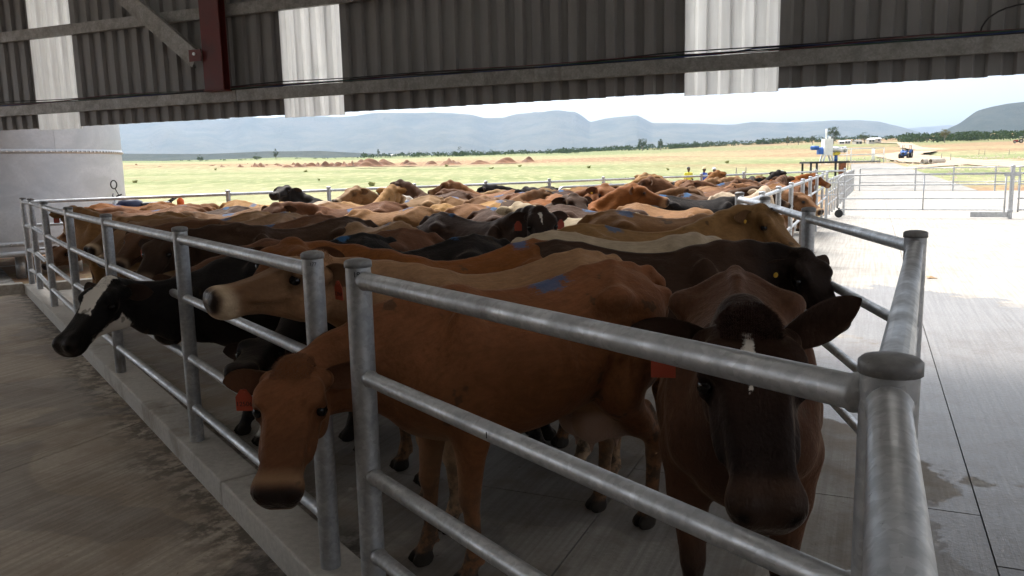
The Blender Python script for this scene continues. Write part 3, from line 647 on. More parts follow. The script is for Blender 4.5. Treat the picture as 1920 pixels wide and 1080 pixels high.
HSEC2=smooth_tab([0,.12,.3,.5,.68,.8,.9,.96,1.],[.62,.80,.90,.96,1.,1.,.96,.86,.66],sig=.025)
def head_sec(x,t):
    k=np.clip((x-.29)/.11,0,1);k=k*k*(3-2*k)
    return np.interp(t,*HSEC)*(1-k)+np.interp(t,*HSEC2)*k
def cow_mesh(name,poll=(1.06,0,1.36),hyaw=0,hpitch=.5,hroll=0,fine=.02,coarse=.024,ear=(.1,.1),ribs=1.,
             legs=(0,0,0,0),belly=1.,hs=1.1,earlen=.21,bulk=1.,lod=False,sag=0.):
    poll=np.array(poll,float);R=rot_head(hyaw,hpitch,hroll)
    hc=poll+R@(np.array([.22,0,-.1])*hs)
    ax=[axis(-.98,max(1.0,hc[0]+.38),hc[0]-.27,hc[0]+.27,fine,coarse),
        axis(min(-.48,hc[1]-.35),max(.48,hc[1]+.35),hc[1]-.2,hc[1]+.2,fine,coarse),
        axis(-.03,max(1.5,hc[2]+.35),hc[2]-.25,hc[2]+.25,fine,coarse)]
    F_=Field(ax); Hd=lambda *p: poll+R@(np.array(p)*hs)
    def EL(c,r,k,R_,sub=False): F_.ell(c,np.array(r)*hs,k,R_,sub=sub)
    # trunk
    xs=[-.80,-.74,-.64,-.50,-.34,-.16,.04,.22,.40,.56,.68,.76,.80]
    zt=[1.10,1.24,1.325,1.368,1.362,1.318,1.288,1.285,1.312,1.285,1.215,1.12,1.03]
    zb=[1.02,.96,.86,.76,.70,.665,.625,.61,.62,.66,.71,.79,.88]
    w=[.05,.125,.20,.25,.27,.305,.335,.335,.28,.235,.20,.14,.06]
    w=[q*bulk for q in w]; zb=[q-(belly-1)*.12*math.exp(-((x+.05)/.3)**2) for q,x in zip(zb,xs)]
    def rib(x,t):
        m=np.clip((x+.18)/.1,0,1)*np.clip((.34-x)/.1,0,1)*np.clip((t-.3)/.2,0,1)*np.clip((.92-t)/.1,0,1)
        return .0045*ribs*m*np.cos(2*np.pi*(x+.16*(1-t))/.078)
    F_.loft(xs,zt,zb,w,body_sec,.02,lo=(-.82,-.4,.55),hi=(.82,.4,1.4),wmod=rib)
    F_.chain([(-.72,0,1.285),(-.60,0,1.335),(-.47,0,1.362),(-.3,0,1.345),(0,0,1.276),(.22,0,1.274),(.42,0,1.302)],[.03,.028,.026,.024,.022,.022,.035],.03)
    for s in(-1,1):
        F_.ell((-.15,s*.35*bulk,1.11),(.14,.115,.13),.07,sub=True)        # hollow flank
        F_.ell((-.30,s*.252*bulk,1.245),(.085,.045,.04),.075)             # hook bone
        F_.cone((-.31,s*.24,1.25),(-.44,s*.06,1.335),.024,.024,.05)
        F_.cone((-.31,s*.25,1.235),(-.72,s*.105,1.19),.03,.03,.05)
        F_.ell((-.735,s*.105,1.19),(.05,.045,.045),.04)                   # pin bone
        F_.ell((-.57,s*.26,1.255),(.12,.07,.06),.06,sub=True)
        F_.ell((-.62,s*.28,1.10),(.10,.07,.08),.06,sub=True)
        F_.ell((-.50,s*.175,.98),(.18,.095,.25),.06)                      # thigh
        F_.ell((.46,s*.185,1.04),(.10,.075,.25),.06)                      # shoulder blade
        F_.ell((.60,s*.175,.92),(.085,.07,.10),.06)                       # point of shoulder
        F_.cone((.42,s*.10,1.26),(.55,s*.19,.97),.035,.05,.05)
        l=legs[0 if s>0 else 1]; fx=.44+l
        F_.chain([(.48,s*.185,.86),(.45+l*.15,s*.175,.68),(.455+l*.6,s*.158,.425)],[.10,.075,.048],.04)
        F_.ell((.462+l*.6,s*.157,.41),(.048,.047,.06),.02)
        F_.chain([(.452+l*.6,s*.157,.38),(fx-.005,s*.155,.16)],[.040,.033],.02)
        F_.ell((fx,s*.155,.135),(.042,.042,.045),.02)
        F_.cone((fx,s*.155,.13),(fx+.035,s*.155,.06),.037,.04,.02)
        for q in(-1,1):
            F_.ell((fx+.05,s*.155+q*.025,.028),(.062,.027,.045),.006)
            F_.ell((fx-.035,s*.155+q*.022,.10),(.014,.012,.018),.008)
        l=legs[2 if s>0 else 3]; hx=-.60+l
        F_.chain([(-.44,s*.19,.90),(-.36+l*.2,s*.195,.76),(-.50+l*.5,s*.165,.58),(-.615+l*.85,s*.15,.47)],[.135,.105,.066,.05],.05)
        F_.cone((-.56+l*.6,s*.16,.66),(-.66+l*.85,s*.15,.50),.026,.027,.03)
        F_.chain([(-.625+l*.85,s*.15,.47),(-.62+l*.9,s*.15,.38),(hx,s*.15,.16)],[.05,.042,.035],.03)
        F_.ell((hx,s*.15,.135),(.044,.043,.045),.02)
        F_.cone((hx,s*.15,.13),(hx+.035,s*.15,.06),.038,.041,.02)
        for q in(-1,1):
            F_.ell((hx+.05,s*.15+q*.025,.028),(.062,.027,.045),.006)
            F_.ell((hx-.037,s*.15+q*.022,.10),(.014,.012,.018),.008)
        F_.ell((-.33,s*.06,.60),(.14,.085,.12),.05); F_.ell((-.47,s*.065,.63),(.12,.09,.15),.05)
        if not lod:
            F_.cone((-.30,s*.06,.50),(-.295,s*.065,.435),.017,.012,.015); F_.cone((-.45,s*.065,.50),(-.45,s*.07,.43),.017,.012,.015)
    F_.chain([(-.72,0,1.31),(-.805,0,1.24),(-.835,0,1.08),(-.83,0,.80)],[.035,.028,.022,.018],.03)
    F_.chain([(-.83,0,.80),(-.82,0,.66),(-.815,.01,.48)],[.022,.045,.022],.03)
    # neck
    b0=np.array([.40,0,1.25]);c1=Hd(-.015,0,-.045); b1=np.array([.60,0,.90]);t1=Hd(.045,0,-.185); m0=np.array([.55,0,1.06]);m1=Hd(.01,0,-.115)
    back=-R[:,0]
    def bez(a,b,ta,tb,n=5):
        l=np.linalg.norm(b-a)*.38; p1=a+np.array(ta)*l+np.array([0,0,-sag]); p2=b+tb*l+np.array([0,0,-sag*1.2])
        return [((1-t)**3)*a+3*(1-t)**2*t*p1+3*(1-t)*t*t*p2+t**3*b for t in np.linspace(0,1,n)]
    bk=back*.55+np.array([-.45,0,-.2]); 
    F_.chain(bez(b0,c1,(.85,0,.35),bk),[.085,.075,.066,.064,.07],.06)
    F_.chain(bez(m0,m1,(.9,0,.3),bk),[.155,.135,.112,.098,.095],.06)
    F_.chain(bez(b1,t1,(.9,0,.25),bk),[.125,.10,.075,.06,.058],.06)
    # head
    hx_=[-.045,0,.07,.14,.21,.29,.37,.43,.475,.495]
    ht=[-.07,.005,.034,.026,.006,-.010,-.018,-.020,-.035,-.07]
    hb=[-.15,-.215,-.245,-.236,-.200,-.165,-.148,-.146,-.140,-.125]
    hw=[.05,.092,.116,.124,.103,.079,.071,.075,.072,.054]
    hx_,ht,hb,hw=[[q*hs for q in t_] for t_ in(hx_,ht,hb,hw)]
    ext=np.abs(R)@(np.array([.29,.13,.16])*hs);cc=Hd(.225,0,-.1)
    F_.loft(hx_,ht,hb,hw,head_sec,.035,o=poll,R=R,lo=cc-ext,hi=cc+ext)
    EL(Hd(.005,0,.012),(.05,.06,.04),.04,R)                        # poll
    for s in(-1,1):
        EL(Hd(.125,s*.088,.012),(.055,.035,.025),.03,R)              # brow
        EL(Hd(.155,s*.105,-.04),(.044,.031,.037),.02,R)              # lids
        if not lod: EL(Hd(.157,s*.137,-.043),(.030,.024,.0155),.006,R,sub=True)
        EL(Hd(.105,s*.075,-.175),(.07,.03,.065),.04,R)               # jaw
        EL(Hd(.24,s*.083,-.09),(.10,.02,.022),.03,R)                 # cheek bone
        EL(Hd(.225,s*.104,-.02),(.06,.022,.03),.03,R,sub=True)
        EL(Hd(.02,s*.10,-.05),(.035,.035,.035),.03,R)                # ear base
        EL(Hd(.455,s*.052,-.055),(.04,.03,.03),.02,R)                # nostril wing
        if not lod: EL(Hd(.502,s*.050,-.050),(.040,.014,.017),.010,R,sub=True); EL(Hd(.488,s*.066,-.060),(.026,.018,.008),.008,R,sub=True)
    [EL(Hd(.447,q*.034,-.068),(.050,.047,.050),.03,R) for q in(-1,1)]                       # muzzle
    EL(Hd(.418,0,-.126),(.058,.066,.030),.025,R)                       # lower lip
    if not lod:
        F_.cone(Hd(.485,0,-.125),Hd(.33,.085,-.12),.004,.003,.008) if False else None
        for s in(-1,1): EL(Hd(.41,s*.078,-.118),(.06,.012,.007),.008,R,sub=True)
    Vv,Q=F_.mesh(9 if fine<.01 else 4)
    verts=[Vv];faces=[Q]; nb=len(Vv)
    ears=np.zeros(nb)
    # ears (leaf shaped, cupped, with thickness)
    EU=[0,.08,.2,.35,.5,.65,.8,.9,.96,1.]; EW=[.022,.034,.048,.057,.059,.053,.040,.026,.015,.003]
    tagp=[];tagn=[]
    for s,(dr,fw) in((1,ear),(-1,ear)) if not isinstance(ear[0],tuple) else ((1,ear[0]),(-1,ear[1])):
        nu,nv=(15,9) if not lod else (8,5); P=[];I=[]
        d=np.array([-.18+fw,s*1.,.02-dr]);d/=np.linalg.norm(d)                # along the ear, head frame
        hf=np.array([R[0,0],R[1,0],0.]);hf/=max(np.linalg.norm(hf),1e-3);nrm=R.T@(hf+np.array([0,0,-.12]))+np.array([0,s*.2,0]);nrm-=d*(nrm@d);nrm/=np.linalg.norm(nrm)   # ear opening direction
        sd=np.cross(d,nrm); base=np.array([.015,s*.095,-.045])*hs
        for lay in(0,1):
            for i in range(nu):
                u=i/(nu-1); wd=np.interp(u,EU,EW); th=.014*(1-u)**.6+.003
                for j in range(nv):
                    v=-1+2*j/(nv-1); cup=1.05*(1-u)**.7+.25
                    p=d*(u*earlen-.02)+sd*wd*math.sin(v*cup)/cup*1.15+nrm*(wd*(1-math.cos(v*cup))*.9-.018*u*u-(th*(1-v*v)**.5 if lay else 0)-.02*(1-u))
                    P.append(poll+R@(base+p)); I.append(1. if not lay else 0.)
        sdn=sd if (R@sd)[2]<0 else -sd
        tagp.append(poll+R@(base+d*(earlen*.48)+sdn*.035+nrm*.012)); tagn.append(R@nrm*.35+hf*.65)
        o=sum(len(q) for q in verts);fs=[];n1=nu*nv
        for i in range(nu-1):
            for j in range(nv-1):
                a,b,c,e=i*nv+j,i*nv+j+1,(i+1)*nv+j+1,(i+1)*nv+j
                f0=(a,b,c,e);f1=(n1+e,n1+c,n1+b,n1+a)
                fs+= [f0,f1]
        rim=[i*nv for i in range(nu)]+[(nu-1)*nv+j for j in range(1,nv)]+[i*nv+nv-1 for i in range(nu-2,-1,-1)]
        for a,b in zip(rim[:-1],rim[1:]): fs.append((a,n1+a,n1+b,b))
        fs=np.array(fs)+o
        if s<0: fs=fs[:,::-1]
        verts.append(np.array(P));faces.append(fs);ears=np.concatenate([ears,np.array(I)+.001])
    Vv=np.concatenate(verts);Q=np.concatenate(faces)
    me=bpy.data.meshes.new(name); me.vertices.add(len(Vv)); me.vertices.foreach_set('co',Vv.ravel().astype(np.float32))
    me.loops.add(len(Q)*4); me.loops.foreach_set('vertex_index',Q.ravel().astype(np.int32))
    me.polygons.add(len(Q)); me.polygons.foreach_set('loop_start',np.arange(len(Q),dtype=np.int32)*4)
    me.polygons.foreach_set('use_smooth',np.ones(len(Q),bool)); me.update(calc_edges=True); me.validate()
    # coat regions, in body and head coordinates
    L=(Vv-poll)@R/hs; hx,hy,hz=L.T; x,y,z=Vv.T
    sst=lambda a,b,v: (lambda t:t*t*(3-2*t))(np.clip((v-a)/(b-a),0,1))
    onhead=sst(-.10,.02,hx)*(np.abs(hy)<.2)*(hz>-.3)*(hz<.1); isear=ears>0
    nose=onhead*sst(.430,.478,hx-.30*np.abs(hz+.055)-.10*np.maximum(np.abs(hy)-.05,0))*sst(-.125,-.100,hz)
    muz=onhead*sst(.365,.425,hx-.25*np.maximum(hz+.06,0)*2)*(1-nose)*~isear
    eye=np.zeros(len(Vv))
    for s in(-1,1): eye=np.maximum(eye,np.exp(-(((hx-.155)/.058)**2+((hy-s*.115)/.035)**2+((hz+.045)/.040)**2)))
    for s in(-1,1): eye=np.maximum(eye,1.3*np.exp(-(((hx-.49)/.022)**2+((hy-s*.052)/.015)**2+((hz+.052)/.016)**2)))
    eye=np.clip(eye,0,1)
    face=onhead*sst(.12,.34,hx)*(1-nose)
    hoof=sst(.075,.06,z)
    udd=sst(.18,.13,np.abs(y))*sst(-.62,-.52,x)*sst(-.16,-.24,x)*sst(.68,.62,z)*sst(.38,.42,z)
    dark=np.clip(onhead*.5+sst(.55,.95,x)*.6*(1-onhead)+sst(.6,.3,z)*.6,0,1)
    pale=np.clip(sst(.85,.62,z)*sst(.24,.1,np.abs(y)),0,1)*(x<.7)
    for nm,cols in(('m1',(muz,nose,face,eye)),('m2',(udd,hoof,np.where(isear,ears,0),dark)),('m3',(pale,hx*.5+.5,hy*.5+.5,hz*.5+.5))):
        a=me.color_attributes.new(nm,'FLOAT_COLOR','POINT')
        a.data.foreach_set('color',np.stack(cols,1).astype(np.float32).ravel())
    me['eyes']=[float(q) for s in(-1,1) for q in Hd(.157,s*.106,-.042)]
    me['tags']=[float(q) for p in tagp for q in p]; me['tagn']=[float(q) for p in tagn for q in p]
    me['nb']=nb
    return me,R,poll
def coat(name,body,dark,pale=(.55,.42,.28),darkamt=.5,faceamt=.4,muzamt=.7,mottle=.12,white=0.,wmask=None,paint=.75,nosec=(.024,.017,.014)):
    n=N(name); co=n.co('Object'); m1=n.attr('m1');m2=n.attr('m2');m3=n.attr('m3')
    s1=n.n('ShaderNodeSeparateColor');n.set(s1.inputs[0],m1.outputs['Color']);s2=n.n('ShaderNodeSeparateColor');n.set(s2.inputs[0],m2.outputs['Color'])
    s3=n.n('ShaderNodeSeparateColor');n.set(s3.inputs[0],m3.outputs['Color'])
    r=n.rnd(); ofs=n.n('ShaderNodeVectorMath',operation='ADD'); n.set(ofs.inputs[0],co)
    cx=n.n('ShaderNodeCombineXYZ');n.set(cx.inputs[0],n.mth('MULTIPLY',r,37.));n.set(cx.inputs[1],n.mth('MULTIPLY',r,-19.));n.set(ofs.inputs[1],cx.outputs[0]); P=ofs.outputs[0]
    big=n.noise(P,2.2,4,.55);mid=n.noise(P,11,5,.6)
    col=n.mix(n.rng(big,.3,.72),tuple(k*(1-mottle) for k in body),tuple(k*(1+mottle) for k in body))
    col=n.mix(n.rng(mid,.4,.75,0,.35),col,tuple(k*.62 for k in body))
    stk=n.noise(n.mapv(P,(13,75,34),(0,.5,0)),1,4,.65); col=n.mix(n.rng(stk,.42,.68,0,.42),col,tuple(k*.55 for k in body)); col=n.mix(n.rng(stk,.45,.28,0,.25),col,tuple(min(1,k*1.5) for k in body))
    # every animal a shade of its own
    hsv=n.n('ShaderNodeHueSaturation'); n.set(hsv.inputs['Color'],col)
    n.set(hsv.inputs['Value'],n.rng(n.mth('FRACT',n.mth('MULTIPLY',r,7.31)),0,1,.82,1.15,False)); n.set(hsv.inputs['Saturation'],n.rng(n.mth('FRACT',n.mth('MULTIPLY',r,3.77)),0,1,.9,1.08,False)); n.set(hsv.inputs['Hue'],n.rng(r,0,1,.493,.507,False))
    col=hsv.outputs[0]
    col=n.mix(n.mth('MULTIPLY',s3.outputs[0],n.rng(big,.3,.6,.25,.6)),col,pale)
    col=n.mix(n.mth('MULTIPLY',m2.outputs['Alpha'],darkamt),col,dark)
    col=n.mix(n.mth('MULTIPLY',s1.outputs[2],faceamt),col,dark)
    if white:
        wn=n.rng(n.noise(n.mapv(P,(1,1,.8)),1.9,2,.4),.56-white*.1,.575-white*.1); col=n.mix(wn,col,(.62,.58,.52))
    if wmask is not None: col=n.mix(wmask(n,s3,m3),col,(.66,.61,.54))
    if muzamt: col=n.mix(n.mth('MULTIPLY',s1.outputs[0],n.mth('MULTIPLY',n.rng(mid,.3,.6,.7,1.),muzamt)),col,pale)
    col=n.mix(s1.outputs[1],col,nosec)
    col=n.mix(n.mth('MULTIPLY',m1.outputs['Alpha'],.85),col,tuple(k*.3 for k in dark))
    ei=n.rng(s2.outputs[2],.5,.9); col=n.mix(n.mth('MULTIPLY',ei,.65),col,tuple(.5*a+.5*b for a,b in zip(dark,(.10,.055,.036))))
    col=n.mix(s2.outputs[0],col,(.42,.27,.20))
    xyz=n.sep(co)
    # dried mud on legs and a few smears on the flank
    mud=n.mth('MULTIPLY',n.rng(xyz[2],.62,.12),n.rng(n.noise(P,14,5,.65),.42,.6)); col=n.mix(n.mth('MULTIPLY',mud,.85),col,(.055,.042,.03))
    sm=n.mth('MULTIPLY',n.rng(n.noise(P,5.5,3,.6),.66,.70),n.rng(mid,.45,.6)); col=n.mix(n.mth('MULTIPLY',sm,.6),col,(.05,.035,.022))
    hq=n.mth('MULTIPLY',n.mth('MULTIPLY',n.rng(xyz[0],-.30,-.62),n.rng(xyz[2],1.22,.95)),n.rng(n.noise(P,8,6,.7),.50,.60)); col=n.mix(n.mth('MULTIPLY',hq,.75),col,(.05,.037,.025))
    col=n.mix(s2.outputs[1],col,(.035,.028,.022))
    # blue tail-paint brushed over the hips / loin
    if paint:
        f=n.mth('FRACT',n.mth('MULTIPLY',r,5.13)); x0=n.rng(f,0,1,-.52,.12,False)
        dx=n.mth('DIVIDE',n.mth('SUBTRACT',xyz[0],x0),n.rng(n.mth('FRACT',n.mth('MULTIPLY',r,11.9)),0,1,.05,.12,False)); dy=n.mth('DIVIDE',n.mth('SUBTRACT',xyz[1],n.rng(n.mth('FRACT',n.mth('MULTIPLY',r,17.3)),0,1,-.06,.06,False)),.065)
        rad=n.mth('SQRT',n.mth('ADD',n.mth('MULTIPLY',dx,dx),n.mth('MULTIPLY',dy,dy)))
        rag=n.mth('ADD',n.mth('MULTIPLY',n.mth('SUBTRACT',n.noise(P,9,4,.7),.5),2.2),n.mth('MULTIPLY',n.mth('SUBTRACT',n.noise(n.mapv(P,(22,70,40)),1,4,.75),.5),1.6))
        pm=n.rng(n.mth('ADD',rad,rag),1.0,.55); pm=n.mth('MULTIPLY',pm,n.rng(xyz[2],1.10,1.18)); pm=n.mth('MULTIPLY',pm,n.rng(n.mth('FRACT',n.mth('MULTIPLY',r,9.7)),paint,paint-.02))
        col=n.mix(n.mth('MULTIPLY',pm,.68),col,(.035,.12,.25))
    hair=n.noise(n.mapv(P,(45,140,70)),1,3,.6)
    h2=n.mth('ADD',hair,n.mth('MULTIPLY',n.noise(P,30,3),.8))
    rough=n.mix(s1.outputs[1],.72,.30,'FLOAT')
    n.bsdf(col,rough,0,n.bump(h2,.5,.006,n.bump(n.noise(P,6,4,.6),.5,.035)),.10,**{'Sheen Weight':.15,'Sheen Roughness':.3,'Sheen Tint':(1,.72,.48)})
    return n.m
# ---------------------------------------------------------------- slurry machine on its platform, ramp, road, tractors
def tz(x,y): return float(terr(np.array(x),np.array(y)))
mc=at(1553,330,70.);mx,my=float(mc[0]),float(mc[1]);mz=.40;PH=1.28
pf=empty('steel_platform',(mx,my,mz));tag(pf,'black steel platform with white handrails beyond the far fence','platform')
m=MB();m.box((-.4,0,PH-.08),(3.4,2.4,.16));m.build('deck',M['darksteel'],pf)
m=MB();m.box((2.75,.3,PH-.10),(2.9,1.8,.14));m.build('deck',M['girt'],pf)
for x,y in((-1.9,-1.0),(-1.9,1.),(-1.4,-1.),(.2,-1.)): m=MB();m.box((x,y,PH/2-.3),(.14,.14,PH+.4));m.build('leg',M['darksteel'],pf)
m=MB();m.box((.75,-1.05,PH/2-.3),(.55,.2,PH+.4));m.build('leg',M['rust'],pf)
hr=[(1.6,-.7),(3.4,-.7),(3.9,.2),(4.4,-.7),(2.0,1.1),(4.4,1.1)]
for x,y in hr: m=MB();m.tube([(x,y,PH-.2),(x,y,PH+1.02)],.04,8);m.build('handrail_post',M['white'],pf)
for z in(1.02,.52): m=MB();m.tube([(0.6,-.7,PH+z),(4.4,-.7,PH+z),(4.4,1.1,PH+z),(.6,1.1,PH+z)],.035,8);m.build('handrail',M['white'],pf)
sp=empty('slurry_separator',(mx,my,mz+PH));tag(sp,'tall white separator machine with blue motor and silver drum on the platform','machine')
m=MB()
for s in(-1,1):
    for y in(-.35,.35): m.obox((s*.42-.2,y,0),(s*.25-.2,y,.62),.12,.12,(0,1,0))
m.box((-.2,0,.56),(.7,.85,.1));m.build('stand',M['white'],sp)
m=MB();m.box((-.2,0,1.25),(.72,.8,1.30));m.build('body',M['white'],sp,bevel=.02)
m=MB();m.tube([(-.3,0,1.9),(-.3,0,2.75)],.075,10);m.build('vent_pipe',M['white'],sp);m=MB();m.tube([(.05,.1,1.9),(.05,.1,2.1)],.10,10);m.build('stub_pipe',M['white'],sp)
m=MB();m.tube([(.17,0,.98),(1.45,0,.98)],.24,16);m.tube([(1.30,0,.98),(1.36,0,.98)],.28,16);m.build('drum',M['silver'],sp)
m=MB();m.tube([(-.57,0,1.0),(-.95,0,1.0)],.22,14);m.box((-.78,0,.83),(.42,.5,.45));m.build('gearbox',M['bluepaint'],sp,bevel=.02)
m=MB();m.tube([(-.94,0,1.16),(-1.55,0,1.16)],.18,14);m.tube([(-1.54,0,1.16),(-1.6,0,1.16)],.12,14);m.build('motor',M['bluepaint'],sp)
m=MB();m.box((.65,0,.62),(.5,.45,.24));m.build('tray',M['yellow'],sp,bevel=.02);m=MB();m.tube([(.6,0,0),(.6,0,.5)],.14,12);m.build('pump',M['bluepaint'],sp)
# ramp from the yard up to the platform
n=N('ramp_concrete');P_=n.pos();f_=n.noise(P_,1.3,6,.65);n.bsdf(n.mix(n.rng(f_,.3,.7),(.20,.19,.175),(.30,.285,.26)),.8,0,n.bump(f_,.3,.03));M['ramp']=n.m
A=[(20.6,48.3,.0),(25.9,44.7,.0)];B=[(mx+1.4,my-1.2,mz+PH-.25),(mx+5.0,my-1.2,mz+PH-.25)]
m=MB();vs=[A[0],A[1],B[1],B[0]];vs=vs+[(x,y,-.4) for x,y,z in vs];m.add(vs,[(0,1,2,3),(7,6,5,4),(0,4,5,1),(1,5,6,2),(2,6,7,3),(3,7,4,0)]);o=m.build('ramp',M['ramp']);tag(o,kind='structure')
# dirt roads
def strip(name,pts,w0,w1,mat,lift=.05):
    m=MB();vs=[];n_=len(pts);D=[]
    P3=[]
    for i in range(n_-1):
        for k in range(14): P3.append(np.array(pts[i])*(1-k/14)+np.array(pts[i+1])*(k/14))
    P3.append(np.array(pts[-1]));n_=len(P3);rr=random.Random(2)
    for i,p in enumerate(P3):
        d=P3[min(i+1,n_-1)]-P3[max(i-1,0)];d/=np.linalg.norm(d);s=np.array([d[1],-d[0]]);w=(w0+(w1-w0)*i/(n_-1))/2
        for q in(-1,-.5,0,.5,1):
            x,y=p+s*w*q*(1+rr.uniform(-.12,.12));vs.append((x,y,tz(x,y)+lift*(1.4-abs(q))+ .35*smst(60,260,math.hypot(x,y))))
    m.add(vs,[(5*i+j,5*i+j+1,5*i+j+6,5*i+j+5) for i in range(n_-1) for j in range(4)],True);o=m.build(name,mat);tag(o,kind='structure');return o
n=N('dirt_road');P_=n.pos();f_=n.noise(P_,.35,6,.65);h_=n.noise(P_,2.2,4,.6);c_=n.mix(n.rng(f_,.3,.7),(.37,.27,.19),(.52,.41,.30));c_=n.mix(n.rng(h_,.55,.75,0,.5),c_,(.26,.17,.11));n.bsdf(c_,.95,0,n.bump(h_,.6,.06),.1);M['road']=n.m
strip('dirt_road',[(58,70),(61,92),(66,125),(90,190),(136,262)],13,9,M['road'])
strip('dirt_road',[(136,262),(158,320),(228,470),(245,560)],8,7,M['road'])
strip('dirt_road',[(34,86),(52,100),(72,120)],3,6,M['road'])
def tractor(name,loc,rz,paint,label,sc_=1.):
    t=empty(name,loc,rz);t.scale=(sc_,)*3;tag(t,label,'tractor');pm=M[paint]
    for x,y,r,w in((-1.0,.72,.78,.42),(-1.0,-.72,.78,.42),(1.15,.68,.5,.3),(1.15,-.68,.5,.3)):
        wm=MB();wm.lathe([(r*.55,-w/2),(r*.9,-w/2),(r,-w*.35),(r,w*.35),(r*.9,w/2),(r*.55,w/2)],26,M=Matrix.Translation((x,y,r))@Matrix.Rotation(PI/2,4,'X'))
        w_=wm.build('wheel',M['rubber'],t);rm=MB();rm.lathe([(.01,-w*.2),(r*.56,-w*.3),(r*.56,w*.3),(.01,w*.2)],20,M=Matrix.Translation((x,y,r))@Matrix.Rotation(PI/2,4,'X'));rm.build('rim',M['wallp'],w_)
        fm=MB();pts=[];n_=9
        for i in range(n_):
            q=PI*.12+PI*.8*i/(n_-1)
            for s in(-1,1): pts.append((x+(r+.10)*math.cos(q),y+s*w*.55,r+(r+.10)*math.sin(q)))
        if r>.6: fm.add(pts,[(2*i,2*i+1,2*i+3,2*i+2) for i in range(n_-1)],True);o=fm.build('fender',pm,t);s_=o.modifiers.new('t','SOLIDIFY');s_.thickness=.04
    hm=MB();pr=[(1.75,.62),(1.78,1.0),(1.65,1.22),(.9,1.36),(.0,1.44),(0,.62)];vs=[(x,y,z) for y in(-.36,.36) for x,z in pr];k=len(pr)
    hm.add(vs,[tuple(range(k))[::-1],tuple(range(k,2*k))]+[(i,(i+1)%k,k+(i+1)%k,k+i) for i in range(k)]);h=hm.build('hood',pm,t,bevel=.06)
    gm=MB();gm.box((1.79,0,.92),(.03,.5,.42));gm.build('grille',M['black'],h)
    for s in(-1,1): lm=MB();lm.box((1.74,s*.27,1.12),(.08,.12,.1));lm.build('headlight',M['white'],h)
    cm_=MB();cm_.box((-.2,0,.62),(2.6,.5,.42));cm_.build('chassis',M['darksteel'],t);am=MB();am.tube([(1.15,-.68,.5),(1.15,.68,.5)],.08,8);am.tube([(-1,-.7,.78),(-1,.7,.78)],.12,8);am.build('axle',M['darksteel'],t)
    sm=MB();sm.box((-.95,0,1.2),(.5,.5,.14));sm.box((-1.2,0,1.5),(.12,.5,.6));sm.build('seat',M['black'],t,bevel=.03)
    for x,y in((-1.45,.62),(-1.45,-.62),(-.35,.62),(-.35,-.62)): q=MB();q.tube([(x,y,1.1),(x,y,2.42)],.045,8);q.build('canopy_post',M['darksteel'],t)
    rm=MB();rm.box((-.9,0,2.46),(1.5,1.55,.09));rm.build('canopy',M['white'],t,bevel=.03)
    em=MB();em.tube([(.9,.2,1.3),(.9,.2,2.0)],.04,8);em.build('exhaust',M['darksteel'],t);wm=MB();wm.tube([(-.45,.19*math.cos(q),1.5+.19*math.sin(q)) for q in np.linspace(0,2*PI,15)],.015,6,False);wm.tube([(-.45,0,1.5),(-.1,0,1.35)],.03,6);wm.build('steering_wheel',M['black'],t);return t
p=at(1697,301,150.);tractor('tractor',(float(p[0]),float(p[1]),tz(p[0],p[1])+.12),-2.25,'bluepaint','blue tractor with pale sun canopy parked on the red dirt')
p=at(1908,281,330.);tractor('tractor',(float(p[0]),float(p[1]),tz(p[0],p[1])+.5),2.6,'redpaint','faded red tractor far off beside the dirt track')
for k,(x,l,lab) in enumerate(((1733,.9,'short pale concrete culvert pipe lying on the grass'),(1757,2.9,'long pale concrete culvert pipe lying beside the short one'))):
    p=at(x,306,112.);m=MB();r=.38;l*=.75;z=tz(p[0],p[1])+.36
    m.lathe([(r*.8,-l/2),(r,-l/2),(r,l/2),(r*.8,l/2),(r*.8,-l/2)],20,M=Matrix.Rotation(PI/2,4,'Y'));o=m.build('culvert_pipe',M['cpipe'],None,loc=(float(p[0]),float(p[1]),z),rz=.25);tag(o,lab,'pipe')
# thin stakes of a wire fence in the field
for k,(x,y,Y) in enumerate(((1380,318,62),(1398,318,63),(1590,300,95),(1648,310,95),(1765,298,130),(1782,300,125),(1835,292,170),(1846,291,172),(1892,289,160))):
    p=at(x,y,Y);m=MB();m.tube([(0,0,-.2),(.03,.01,1.15)],[.05,.04],7);o=m.build('fence_stake',M['bark'],None,loc=(float(p[0]),float(p[1]),tz(p[0],p[1])));tag(o,'thin wooden stake standing alone in the field behind the yard','stake','stakes in the field')
# loose stones thrown up beside the road
rr=random.Random(9);m=MB()
for k in range(900):
    Y=rr.uniform(52,170);X=Y*rr.uniform(.36,.68);s=rr.uniform(.05,.22)*(1+(Y-50)/150)
    q=[(X+s*rr.uniform(.6,1)*a,Y+s*rr.uniform(.6,1)*b,tz(X,Y)+.02+s*rr.uniform(.4,.8)*c) for a,b,c in((1,0,0),(-1,0,0),(0,1,0),(0,-1,0),(0,0,1))]
    m.add(q,[(0,2,4),(2,1,4),(1,3,4),(3,0,4)])
o=m.build('stones',plain('pale_stone',(.46,.38,.29),.9,0,.25,.3));tag(o,'pale loose stones scattered beside the dirt road','stones',kind='stuff')
